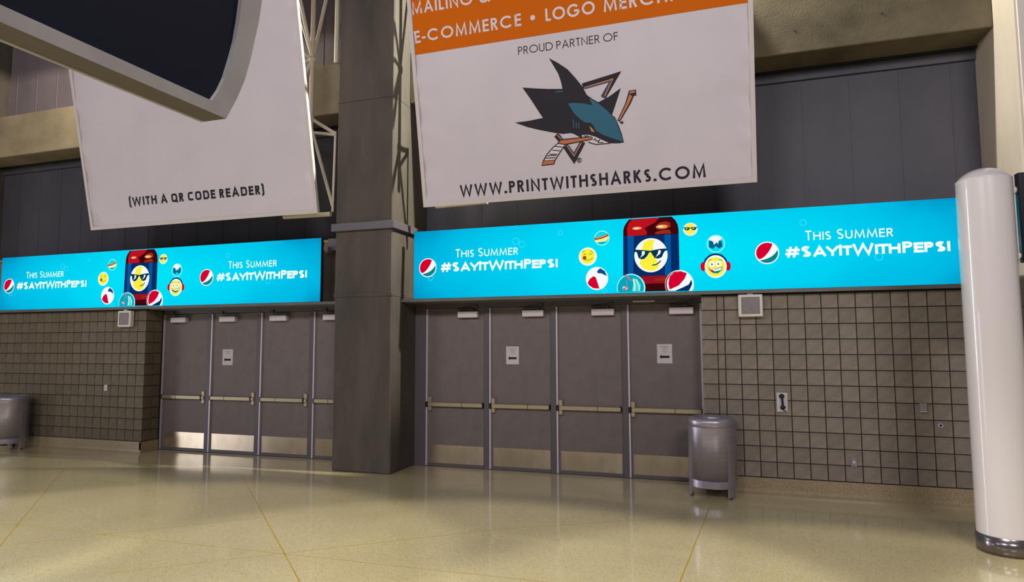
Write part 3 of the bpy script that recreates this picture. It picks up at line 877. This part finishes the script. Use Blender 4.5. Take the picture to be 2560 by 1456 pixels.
SHARK_ART = [
    ('black', [(2.561,1.505),(3.026,1.585),(2.842,1.317)], 0.075),
    ('orange', [(2.588,1.483),(2.985,1.548),(2.861,1.326)], 0.014),
    ('blue', [(2.59,1.469),(2.955,1.524),(2.828,1.319)], 0.02),
    ('black', [(2.146,0.882),(2.211,0.797)], 0.075),
    ('orange', [(2.161,0.88),(2.223,0.802)], 0.013),
    ('blue', [(2.198,0.871),(2.235,0.806)], 0.02),
    ('black', [(2.27,0.713),(2.386,0.518),(2.527,0.744)], 0.075),
    ('orange', [(2.293,0.711),(2.389,0.559),(2.508,0.74)], 0.013),
    ('blue', [(2.311,0.712),(2.388,0.596),(2.485,0.737)], 0.02),
    ('black', [(2.106,1.946),(2.234,1.862),(2.365,1.757),(2.471,1.624),(2.555,1.506),(2.616,1.379),(2.691,1.316),(2.772,1.261),(2.873,1.165),(2.946,1.071),(2.994,1.033),(3.038,0.915),(3.076,0.792),(3.098,0.68),(3.026,0.675),(2.905,0.688),(2.807,0.738),(2.709,0.795),(2.61,0.834),(2.513,0.839),(2.522,0.801),(2.483,0.814),(2.406,0.866),(2.361,0.884),(2.245,0.883),(2.084,0.922),(1.91,0.973),(1.735,1.031),(1.548,1.115),(1.741,1.117),(1.968,1.135),(1.904,1.242),(1.808,1.409),(1.691,1.593),(1.865,1.56),(2.074,1.526),(2.276,1.502),(2.259,1.608),(2.225,1.721),(2.163,1.838)], None),
    ('black', [(2.774,1.261),(2.925,1.32),(3.089,1.413),(3.032,1.265),(2.951,1.065),(2.873,1.163)], None),
    ('teal', [(2.344,1.297),(2.453,1.29),(2.565,1.266),(2.687,1.232),(2.645,1.332),(2.691,1.305),(2.772,1.244),(2.873,1.152),(2.954,1.057),(2.99,1.025),(3.028,0.905),(3.067,0.782),(3.089,0.69),(3.028,0.716),(2.909,0.766),(2.811,0.814),(2.714,0.884),(2.694,0.946),(2.652,0.994),(2.574,1.008),(2.497,1.066),(2.422,1.151),(2.37,1.244)], None),
    ('teal', [(2.14,1.464),(2.211,1.483),(2.28,1.477),(2.279,1.463)], None),
    ('teal', [(2.403,1.065),(2.41,0.943)], 0.012),
    ('teal', [(2.444,1.028),(2.447,0.939)], 0.012),
    ('teal', [(2.481,1.013),(2.484,0.93)], 0.012),
    ('orange', [(2.629,0.951),(2.665,0.922),(2.701,0.86),(2.657,0.873)], None),
    ('white', [(2.513,0.839),(2.61,0.834),(2.709,0.795),(2.807,0.738),(2.905,0.688),(2.805,0.689),(2.715,0.69),(2.604,0.736),(2.663,0.769),(2.574,0.805)], None),
    ('black', [(2.552,0.829),(2.574,0.811),(2.592,0.825),(2.619,0.805)], 0.013),
    ('black', [(2.673,0.746),(2.702,0.772),(2.717,0.734),(2.763,0.744),(2.739,0.714),(2.817,0.706)], 0.013),
    ('black', [(2.604,0.734),(2.659,0.709),(2.715,0.69),(2.805,0.689),(2.905,0.688)], 0.013),
    ('black', [(3.19,1.337),(3.264,1.293),(3.216,1.195),(3.056,0.964),(3.021,0.987),(3.139,1.199)], None),
    ('wood', [(3.203,1.321),(3.247,1.301),(3.198,1.203),(3.052,0.981),(3.035,0.994),(3.153,1.197)], None),
    ('black', [(3.196,1.365),(3.292,1.368),(3.294,1.292),(3.24,1.287),(3.19,1.326)], None),
    ('wood', [(3.209,1.355),(3.281,1.358),(3.274,1.33),(3.205,1.325)], None),
    ('black', [(3.051,0.957),(3.095,0.97),(3.105,0.94),(3.08,0.932)], None),
    ('black', [(2.192,0.812),(2.651,0.808),(2.673,0.786),(2.665,0.763),(2.277,0.726),(2.158,0.752)], None),
    ('wood', [(2.207,0.795),(2.647,0.798),(2.659,0.785),(2.654,0.773),(2.269,0.74),(2.177,0.76)], None),
    ('black', [(2.159,0.762),(2.274,0.735),(2.239,0.683),(2.176,0.605),(2.113,0.521),(2.094,0.469),(1.904,0.464),(1.928,0.532),(1.989,0.622),(2.083,0.709)], None),
    ('white', [(2.165,0.75),(2.259,0.728),(2.228,0.69),(2.165,0.612),(2.108,0.536),(1.952,0.534),(2.004,0.615),(2.097,0.703)], None),
    ('wood', [(1.938,0.524),(2.102,0.527),(2.083,0.482),(1.917,0.476)], None),
    ('black', [(2.119,0.721),(2.229,0.7)], 0.013),
    ('black', [(2.078,0.67),(2.192,0.652)], 0.013),
    ('black', [(2.032,0.617),(2.149,0.606)], 0.013),
    ('black', [(1.999,0.598),(2.135,0.592)], 0.013),
    ('black', [(1.977,0.568),(2.119,0.56)], 0.013),
    ('black', [(2.491,0.492),(2.488,0.481),(2.48,0.472),(2.47,0.466),(2.458,0.465),(2.446,0.468),(2.437,0.476),(2.431,0.486),(2.429,0.498),(2.432,0.509),(2.439,0.518),(2.45,0.524),(2.461,0.525),(2.473,0.522),(2.483,0.514),(2.489,0.504),(2.491,0.492)], 0.008),
    ('black', [(2.451,0.479),(2.453,0.511),(2.468,0.505),(2.454,0.496),(2.468,0.478)], 0.007),
]


# ------------------------------------------------------------------ LED boards
SW, SH_ = 7.66, 1.083
PAL = dict(maroon=(64, 6, 14), red=(186, 18, 30), red2=(150, 18, 34), rust=(150, 44, 26), amber=(246, 160, 76), white=(246, 248, 250), navy=(2, 44, 98), blue=(6, 84, 158),
           blue2=(10, 74, 140), yellow=(250, 240, 60), cream=(250, 236, 150), shade=(4, 52, 84), shade2=(10, 92, 130), brown=(150, 66, 40), olive=(132, 150, 30),
           pale=(150, 246, 246), pale2=(214, 250, 250), pale3=(70, 228, 244), teal=(0, 132, 138), teal2=(0, 166, 186), teal3=(70, 214, 206), pink=(196, 110, 140), crimson=(214, 0, 46))
GM = {k: glow(v) for k, v in PAL.items()}
GTXT = glow((236, 255, 252), 1.15)
PIC = screen_gradient(SW, SH_)

def soda_logo(pr, cx, cy, r, off):
    pr.poly(ellipse(cx, cy, r, r), GM['white'], off)
    q = r * 0.9
    red = [(cos(radians(a)), sin(radians(a))) for a in range(58, 217, 8)] + [(-.69, -.62), (-.45, -.50), (-.22, -.34), (.06, -.02), (.30, .34)]
    pr.poly([(cx + x * q, cy + y * q) for x, y in red], GM['crimson'], off + .0012)
    tl = [(cos(radians(a)), sin(radians(a))) for a in range(14, -132, -8)] + [(-.62, -.72), (-.3, -.66), (.05, -.55), (.4, -.38), (.7, -.12), (.88, .12)]
    pr.poly([(cx + x * q, cy + y * q) for x, y in tl], GM['teal'], off + .0012)

WIDE = dict(S=1.22, E=1.0, P=1.08, T=1.05, W=.95)
def led_board(x0, label):
    root = thing('led_board', label, 'display', (x0, -0.10, 2.70), 'LED boards over the doors')
    obj('cabinet', MB().box(x0 - 0.004, x0 + SW + 0.004, -0.098, -0.035, 2.70, 2.70 + SH_ + 0.004), MT['cabinet'], root)
    for k in range(8):
        z = 2.74 + k * 0.13
        obj('edge_clip', MB().box(x0 + SW + 0.003, x0 + SW + 0.012, -0.085, -0.03, z, z + 0.07), MT['cabinet'], root)
    t = lambda u, v, o: (x0 + u, -0.10 - o, 2.70 + v)
    scr = Print(t)
    scr.poly([(0, 0.004), (SW, 0.004), (SW, SH_), (0, SH_)], PIC, 0.0)
    s = scr.build('screen', root)
    groups = {}
    order = []
    for part, kind, col, d, w in SIGN_ART:
        key = part
        if part == 'bubble':
            key = 'bubble%d' % len(order)
        if key not in groups:
            groups[key] = [Print(t), part, 0]
            order.append(key)
        g = groups[key]
        g[2] += 1
        base = 0.003 if part in ('bottle', 'bubble') else (0.028 if part != 'smiley_label' else 0.028)
        off = base + g[2] * 0.0009
        if kind == 'p':
            g[0].poly([(u, max(v, 0.006)) for u, v in d], GM[col], off)
        elif kind == 'e':
            g[0].poly(ellipse(d[0], d[1], d[2], d[3]), GM[col], off)
        elif kind == 's':
            g[0].line(d, w, GM[col], off)
        else:
            g[0].line([(u, max(v, 0.006)) for u, v in ellipse(d[0], d[1], d[2], d[3], 28)], w, GM[col], off, True)
    for key in order:
        groups[key][0].build(groups[key][1], s)
    for du in (0.0, 5.022):
        p = Print(t); soda_logo(p, 0.247 + du, 0.494, 0.152, 0.004); p.build('soda_logo', s)
        stroke_text(t, 'This Summer', 0.725 + du, 1.755 + du, 0.636, 0.130, 0.125, GTXT, 0.004, gap=.11, word=.30, small=.82, each=('slogan_lettering', s))
        p = Print(t); stroke_text(p, '#SayItWithPepsi', 0.464 + du, 2.380 + du, 0.417, 0.144, 0.225, GTXT, 0.004, gap=-.02, small=.87, k=.95, wide=WIDE); p.build('hashtag_lettering', s)
    return root
led_board(-4.90, 'long glowing cyan LED board between the column and the white post')
led_board(-14.30, 'long glowing cyan LED board beyond the column, above the far doors')

# ------------------------------------------------------------------ banners
TILT = radians(11.6)
BY, BZ = -0.45, 4.09
def banner_map(x0, z0):
    def t(u, v, o):
        return (x0 + u, BY - v * sin(TILT) - o * cos(TILT), z0 + v * cos(TILT) - o * sin(TILT))
    return t
def banner(x0, z0, w, h, label, wr_seed):
    t = banner_map(x0, z0)
    root = thing('hanging_banner', label, 'banner', (x0 + w / 2, BY, z0), 'big white banners')
    rnd = random.Random(wr_seed)
    n, m = 90, 70
    mb = MB()
    vs = []
    f0 = 0.055
    def wrinkle(u, v):
        du, dv = max(0.0, min(u - f0, w - f0 - u)), max(0.0, v - f0)
        edge = math.exp(-du / 0.16)
        wv = 0.012 * edge * sin(v * 7 + (u > w / 2) * 2.0 + wr_seed) + 0.010 * edge * sin(v * 17 + u * 9)
        wv += 0.010 * math.exp(-(du + dv) / 0.35) * sin(26 * (du - 0.6 * dv) + wr_seed)
        wv += 0.0012 * sin(u * 2.3 + v * 1.7 + wr_seed)
        return wv - 0.012 * math.exp(-du / 0.05)
    for j in range(m + 1):
        v = f0 + (h - 2 * f0) * j / m
        for i in range(n + 1):
            u = f0 + (w - 2 * f0) * i / n
            vs.append(t(u, v, wrinkle(u, v)))
    fs = [(j * (n + 1) + i, j * (n + 1) + i + 1, (j + 1) * (n + 1) + i + 1, (j + 1) * (n + 1) + i) for j in range(m) for i in range(n)]
    mb.add(vs, fs, 0, True)
    obj('vinyl_sheet', mb, MT['vinyl'], root, recalc=False)
    def bar(u0, v0, u1, v1):
        q = MB()
        pts = [t(u, v, o) for u in (u0, u1) for v in (v0, v1) for o in (-0.05, 0.012)]
        q.add(pts, [(0, 1, 3, 2), (4, 6, 7, 5), (0, 4, 5, 1), (2, 3, 7, 6), (0, 2, 6, 4), (1, 5, 7, 3)])
        obj('frame_bar', q, MT['vframe'], root)
    bar(0, 0, w, 0.06); bar(0, h - 0.06, w, h); bar(0, 0.06, 0.06, h - 0.06); bar(w - 0.06, 0.06, w, h - 0.06)
    return root, lambda u, v, o: t(u, v, wrinkle(u, v) + o)
# banner with the emblem
br, bt = banner(-4.562, 4.09, 4.82, 4.9, 'big white banner with an orange stripe and a hockey shark emblem', 1)
def bm_map(u, v, o):
    return bt(u + 0.012, v, o)
p = Print(bm_map)
NB, KB = 94, 24
gv = [(0.052 + 4.693 * i / NB, 2.274 + 1.476 * j / KB) for j in range(KB + 1) for i in range(NB + 1)]
p.raw(gv, [(j * (NB + 1) + i, j * (NB + 1) + i + 1, (j + 1) * (NB + 1) + i + 1, (j + 1) * (NB + 1) + i) for j in range(KB) for i in range(NB)], MT['orange'], 0.0035)
p.build('orange_band', br)
INK = MT['ink']
p = Print(bm_map); stroke_text(p, 'WWW.PRINTWITHSHARKS.COM', 0.61, 4.17, 0.116, 0.172, 0.19, INK, 0.003, gap=.16); p.build('address_lettering', br)
stroke_text(bm_map, 'PROUD PARTNER OF', 1.66, 3.083, 2.052, 0.108, 0.105, INK, 0.003, gap=.13, word=.26, each=('partner_lettering', br))
p = Print(bm_map); stroke_text(p, 'E-COMMERCE', 0.058, 1.735, 2.442, 0.170, 0.18, MT['bwhite'], 0.007); p.build('service_lettering', br)
p = Print(bm_map); p.poly(ellipse(1.905, 2.526, 0.036, 0.036, 20), MT['bwhite'], 0.007); p.build('bullet_dot', br)
p = Print(bm_map); stroke_text(p, 'LOGO', 2.09, 2.79, 2.445, 0.172, 0.18, MT['bwhite'], 0.007); p.build('service_lettering', br)
p = Print(bm_map); stroke_text(p, 'MERCHANDISE', 2.905, 4.66, 2.442, 0.172, 0.18, MT['bwhite'], 0.007); p.build('service_lettering', br)
p = Print(bm_map); stroke_text(p, 'MAILING', 0.05, 1.03, 2.85, 0.172, 0.18, MT['bwhite'], 0.007); p.build('service_lettering', br)
p = Print(bm_map); stroke_text(p, '&', 1.14, 1.29, 2.85, 0.172, 0.18, MT['bwhite'], 0.007); p.build('service_lettering', br)
p = Print(bm_map)
for i, (col, pts, w) in enumerate(SHARK_ART):
    off = 0.003 + i * 0.00022
    if w is None:
        p.poly(pts, SH[col], off)
    else:
        p.line(pts, w, SH[col], off, len(pts) > 12)
p.build('shark_emblem', br)
# banner with the code caption
bl, lt = banner(-11.435, 4.135, 4.965, 4.9, 'big white banner reading WITH A QR CODE READER, beyond the column', 4)
def bl_map(u, v, o):
    return lt(u + 0.015, v - 0.045, o)
stroke_text(bl_map, '(WITH A QR CODE READER)', 0.985, 3.955, 0.425, 0.152, 0.235, INK, 0.003, gap=.13, word=.26, e=0.55, k=0.62, each=('caption_lettering', bl))

# ------------------------------------------------------------------ trusses carrying the banners
def truss(name, label, sgn, xc, back=True):
    """sgn=+1: as seen beside the column; sgn=-1: mirrored"""
    X = lambda x: xc + sgn * (x - xc)
    root = thing(name, label, 'truss', (X(-6.82), -0.2, 4.2), 'white tube trusses behind the banners')
    def t(nm, a, b, r):
        obj(nm, MB().tube((X(a[0]), a[1], a[2]), (X(b[0]), b[1], b[2]), r, 12), MT['trusspaint'], root)
    n1, n2 = (-6.817, -0.2, 6.885), (-6.830, -0.2, 5.845)
    t('post', (-6.828, -0.2, 5.30), (-6.828, -0.2, 9.6), 0.040)
    t('brace', n1, (-6.93, -0.62, 8.3), 0.030)
    t('brace', n1, (-7.2, -0.2, 8.05), 0.030)
    t('brace', n1, (-6.68, 0.1, 8.55), 0.030)
    t('brace', n1, (-7.35, -0.5, 7.25), 0.030)
    t('brace', n1, (-7.4, -0.3, 6.80), 0.030)
    t('brace', n1, (-7.1, -0.35, 6.25), 0.030)
    t('brace', n2, (-6.50, 0.05, 5.62), 0.032)
    t('brace', n2, (-7.3, -0.4, 5.5), 0.030)
    t('strut', (-6.82, -0.2, 5.60), (-6.50, 0.05, 5.60), 0.028)
    t('brace', (-6.815, -0.2, 5.68), (-6.53, 0.05, 4.35), 0.028)
    t('post', (-6.50, 0.05, 5.66), (-6.53, 0.05, 4.25), 0.022)
    t('bottom_chord', (-6.50, -0.05, 4.19), (-7.4, -0.11, 4.19), 0.04)
    nd = MB().sphere((X(n1[0]), n1[1], n1[2]), 0.07, 0.07, 0.07, 14, 8)
    obj('node', nd, MT['trusspaint'], root)
    obj('node', MB().sphere((X(n2[0]), n2[1], n2[2]), 0.06, 0.06, 0.06, 14, 8), MT['trusspaint'], root)
    return root
truss('banner_truss', 'white tube truss between the captioned banner and the column', 1, -5.63)
truss('banner_truss', 'white tube truss hidden behind the banner with the shark emblem', -1, -5.52)
tag(obj('standpipe', MB().tube((-6.555, 0.12, 6.92), (-6.555, 0.12, 9.8), 0.045, 14), MT['trusspaint']), 'pale vertical pipe against the column above the beam', 'pipe')
tag(obj('junction_box', MB().box(-6.77, -6.60, 0.28, 0.46, 3.615, 3.83, ch=0.006), MT['box']), 'small grey junction box in the gap beside the column', 'box')

# ------------------------------------------------------------------ overhead sign
XS = -2.94
sg_root = thing('hanging_sign', 'dark navy hanging sign with a curved metal rim, high overhead', 'sign', (XS, -7.2, 3.3))
outer = [(-8.75, 3.262), (-6.382, 3.300), (-6.300, 3.450), (-6.239, 3.590), (-6.196, 3.735), (-6.163, 3.877), (-6.130, 4.020), (-6.109, 4.165), (-6.085, 4.45), (-6.09, 4.75), (-6.13, 5.05), (-6.2, 5.3), (-8.75, 5.3)]
inner = [(-8.65, 3.335), (-6.493, 3.368), (-6.440, 3.450), (-6.398, 3.540), (-6.355, 3.680), (-6.323, 3.803), (-6.300, 3.940), (-6.284, 4.073), (-6.255, 4.40), (-6.25, 4.72), (-6.28, 4.97), (-6.33, 5.2), (-8.65, 5.2)]
n = len(outer)
TH = 0.16
mb = MB()
vs = [(XS, y, z) for y, z in outer] + [(XS, y, z) for y, z in inner] + [(XS - 0.03, y, z) for y, z in inner]
fs = [(i, (i + 1) % n, n + (i + 1) % n, n + i) for i in range(n)] + [(n + i, n + (i + 1) % n, 2 * n + (i + 1) % n, 2 * n + i) for i in range(n)]
mb.add(vs, fs)
obj('rim', mb, MT['rim'], sg_root, recalc=False)
mb = MB().add([(XS - 0.028, y, z) for y, z in inner], [tuple(range(n))])
obj('face_panel', mb, MT['navy'], sg_root, recalc=False)
mb = MB()
vs = [(XS, y, z) for y, z in outer] + [(XS - TH, y, z) for y, z in outer]
mb.add(vs, [(i, (i + 1) % n, n + (i + 1) % n, n + i) for i in range(n)])
obj('edge_band', mb, MT['under'], sg_root)
mb = MB().add([(XS - TH, y, z) for y, z in outer], [tuple(range(n))])
obj('rear_panel', mb, MT['navy'], sg_root)
obj('lower_bead', MB().tube((XS - TH, -8.75, 3.262), (XS - TH, -6.40, 3.300), 0.010, 8), MT['rim'], sg_root)
for y in (-8.3, -6.7):
    obj('hanger_rod', MB().tube((XS - 0.08, y, 5.29), (XS - 0.08, y, 10.0), 0.02, 8), MT['rim'], sg_root)

# ------------------------------------------------------------------ small box speakers under the ledge
def speaker(x0, x1, z0, z1, label):
    root = thing('box_speaker', label, 'speaker', ((x0 + x1) / 2, -0.1, z0), 'box speakers under the LED boards')
    obj('housing', MB().box(x0, x1, -0.10, -0.012, z0, z1, ch=0.01), MT['white'], root)
    obj('grille', MB().box(x0 + 0.038, x1 - 0.038, -0.106, -0.095, z0 + 0.036, z1 - 0.036, ch=0.004), MT['grille'], root)
    xm = (x0 + x1) / 2
    obj('bracket', MB().box(xm - 0.035, xm + 0.035, -0.08, -0.02, z1 - 0.004, 2.656, ch=0.004), MT['white'], root)
speaker(-0.018, 0.293, 2.338, 2.640, 'square white speaker on the block wall above the phone')
speaker(-11.10, -10.785, 2.325, 2.630, 'square white speaker on the far block wall beyond the column')

# ------------------------------------------------------------------ litter bins
def bin_(cx, cy, rot, label):
    r = 0.305
    root = thing('litter_bin', label, 'bin', (cx, cy, 0), 'brushed steel litter bins')
    obj('drum', MB().lathe(cx, cy, [(0.0, 0.155), (r - 0.001, 0.155), (r - 0.001, 0.90)], 56), MT['steel'], root)
    obj('base_band', MB().lathe(cx, cy, [(r - 0.02, 0.130), (r + 0.002, 0.130), (r + 0.002, 0.222), (r - 0.02, 0.222)], 56, sm=False), MT['steel'], root)
    prof = []
    for i in range(13):
        a = pi * i / 12
        prof.append((r - 0.058 + 0.064 * cos(a), 0.955 + 0.062 * sin(a)))
    prof = [(r - 0.012, 0.885), (r + 0.004, 0.90)] + prof + [(r - 0.122, 0.90), (r - 0.14, 0.86)]
    obj('top_ring', MB().lathe(cx, cy, prof, 56), MT['steel'], root)
    obj('liner', MB().lathe(cx, cy, [(0.0, 0.62), (r - 0.135, 0.62), (r - 0.135, 0.93)], 40), MT['black'], root)
    for k in range(3):
        a = rot + k * 2 * pi / 3
        w = 0.19
        mb = MB()
        nseg = 6
        vs = []
        for i in range(nseg + 1):
            t = a - w + 2 * w * i / nseg
            for rr, z in ((r - 0.006, 0.016), (r + 0.006, 0.016), (r + 0.006, 0.905), (r - 0.006, 0.905)):
                vs.append((cx + rr * cos(t), cy + rr * sin(t), z))
        fs = []
        for i in range(nseg):
            for q in range(4):
                fs.append((i * 4 + q, (i + 1) * 4 + q, (i + 1) * 4 + (q + 1) % 4, i * 4 + (q + 1) % 4))
        fs += [(0, 1, 2, 3), (nseg * 4 + 3, nseg * 4 + 2, nseg * 4 + 1, nseg * 4)]
        mb.add(vs, fs)
        leg = obj('leg_strap', mb, MT['steel'], root)
        fx, fy = cx + (r - 0.02) * cos(a), cy + (r - 0.02) * sin(a)
        obj('foot', MB().lathe(fx, fy, [(0, 0), (0.022, 0), (0.02, 0.02), (0.012, 0.05), (0, 0.05)], 14), MT['black'], leg)
    obj('drain_block', MB().box(cx + 0.0, cx + 0.09, cy - 0.16, cy - 0.08, 0.085, 0.156, ch=0.006), MT['black'], root)
bin_(-0.40, -0.31, radians(-42), 'brushed steel litter bin standing before the door with a notice')
bin_(-13.36, -0.40, radians(10), 'dark steel litter bin by the far block wall, cut by the frame')

# ------------------------------------------------------------------ white post with a display
px, py, pr_ = 2.283, -1.883, 0.234
post = thing('round_post', 'tall glossy white round post with a chrome foot band', 'post', (px, py, 0))
obj('shaft', MB().lathe(px, py, [(pr_ - 0.01, 0.0), (pr_, 0.15), (pr_, 3.575)], 72), MT['pillar'], post)
dome = [(pr_, 3.575), (pr_ + 0.002, 3.580), (pr_ + 0.002, 3.588)]
CAP_H = 0.125
CAP_R = (pr_ ** 2 + CAP_H ** 2) / (2 * CAP_H)
for i in range(1, 15):
    a = math.asin(pr_ / CAP_R) * (1 - i / 14)
    dome.append((CAP_R * sin(a), 3.588 + CAP_R * cos(a) - (CAP_R - CAP_H)))
obj('domed_cap', MB().lathe(px, py, dome, 72), MT['pillar'], post)
obj('foot_band', MB().lathe(px, py, [(pr_ - 0.01, 0.0), (pr_ + 0.006, 0.0), (pr_ + 0.006, 0.168), (pr_ - 0.004, 0.168)], 72, sm=True), MT['chrome'], post)
dx0 = 2.548
disp = thing('side_display', 'black flat display held off the white post by two arms', 'display', (dx0 + 0.45, py, 2.75))
obj('screen_panel', MB().box(dx0, dx0 + 0.95, py - 0.06, py + 0.02, 2.755, 3.635, ch=0.008), MT['screenoff'], disp)
for z in (3.475, 2.825):
    a = obj('mounting_arm', MB().tube((px + pr_ + 0.001, py, z), (dx0 + 0.02, py, z), 0.032, 16), MT['white'], disp)
    obj('arm_flange', MB().tube((px + pr_ + 0.001, py, z), (px + pr_ + 0.018, py, z), 0.045, 16), MT['white'], a)

# ------------------------------------------------------------------ phone and wall plates
ph = thing('wall_phone', 'black handset phone on a white wall plate', 'phone', (0.495, 0.0, 1.07))
obj('plate', MB().box(0.427, 0.563, -0.022, 0.0, 1.07, 1.324, ch=0.005), MT['paper'], ph)
hx = 0.495
hs = obj('handset_grip', MB().tube((hx - 0.004, -0.06, 1.27), (hx + 0.004, -0.06, 1.135), 0.014, 12), MT['black'], ph)
obj('earpiece', MB().sphere((hx - 0.006, -0.045, 1.280), 0.034, 0.03, 0.030, 16, 10), MT['black'], hs)
obj('mouthpiece', MB().sphere((hx + 0.004, -0.045, 1.132), 0.034, 0.03, 0.028, 16, 10), MT['black'], hs)
obj('cord', MB().tube((hx + 0.006, -0.035, 1.108), (hx + 0.014, -0.030, 1.088), 0.004, 8), MT['black'], ph)
obj('cord_socket', MB().box(hx + 0.010, hx + 0.050, -0.030, -0.02, 1.080, 1.090), MT['black'], ph)
w1 = thing('outlet_plate', 'small steel outlet plate low on the block wall', 'outlet', (1.32, 0, 0.40))
obj('plate', MB().box(1.285, 1.357, -0.012, 0.0, 0.40, 0.515, ch=0.003), MT['plate'], w1)
obj('socket', MB().box(1.308, 1.334, -0.016, -0.010, 0.44, 0.475, ch=0.002), MT['closer'], w1)
w2 = thing('steel_box', 'small steel box on the block wall near the white post', 'box', (2.122, 0, 1.12))
obj('cover', MB().box(2.085, 2.165, -0.035, 0.0, 1.12, 1.228, ch=0.005), MT['plate'], w2)
obj('lip', MB().box(2.09, 2.16, -0.045, -0.03, 1.118, 1.130, ch=0.002), MT['closer'], w2)
w3 = thing('pipe_sleeve', 'small round pipe sleeve low on the block wall near the post', 'pipe', (2.303, 0, 0.956))
obj('ring', MB().lathe(0, 0, [(0.016, 0), (0.027, 0), (0.027, 0.02), (0.016, 0.02), (0.016, 0)], 24), MT['closer'], w3)
bore = MB().tube((2.303, -0.016, 0.956), (2.303, 0.0, 0.956), 0.017, 16)
obj('bore', bore, MT['black'], w3)
ring = [o for o in w3.children if o.name.startswith('ring')][0]
for v in ring.data.vertices:
    x, y, z = v.co + w3.location
    v.co = (x, -z, y)
sw = thing('light_switch', 'small white switch plate on the far block wall', 'switch', (-11.422, 0, 1.12))
obj('plate', MB().box(-11.462, -11.385, -0.012, 0, 1.115, 1.232, ch=0.003), MT['paper'], sw)
obj('toggle', MB().box(-11.430, -11.417, -0.02, -0.010, 1.16, 1.188, ch=0.002), MT['paper'], sw)

# ------------------------------------------------------------------ paper notices
def notice(x0, x1, z0, z1, label, lines):
    y = DOOR_Y + 0.03
    root = thing('paper_notice', label, 'notice', ((x0 + x1) / 2, y, z0), 'arrow notices taped to the doors')
    obj('sheet', MB().box(x0, x1, y - 0.003, y - 0.0005, z0, z1), MT['paper'], root)
    w, h = x1 - x0, z1 - z0
    t = lambda u, v, o: (x0 + u * w, y - 0.0035 - o, z0 + v * h)
    p = Print(t)
    p.poly([(.15, .34), (.30, .46), (.30, .40), (.82, .40), (.82, .28), (.30, .28), (.30, .22)], MT['ink'], 0.0)
    p.build('arrow', root)
    for a, b, v, hh, m in lines:
        p = Print(t)
        k = 7
        for i in range(k):
            ua = a + (b - a) * i / k
            ub = a + (b - a) * (i + 0.78) / k
            p.poly([(ua, v - hh / 2), (ub, v - hh / 2), (ub, v + hh / 2), (ua, v + hh / 2)], MT[m], 0.0)
        p.build('print_line', root)
LN = [(.22, .78, .86, .035, 'ink2'), (.36, .68, .75, .04, 'ink2'), (.30, .72, .64, .025, 'ink2'), (.38, .64, .57, .018, 'ink2')]
notice(-3.522, -3.309, 1.660, 1.942, 'white arrow notice on the second door from the column', LN)
notice(-1.163, -0.945, 1.688, 1.972, 'white arrow notice on the door behind the steel bin', LN)
notice(-9.10, -8.865, 1.607, 1.900, 'white arrow notice on the far door beyond the column', LN[:2])
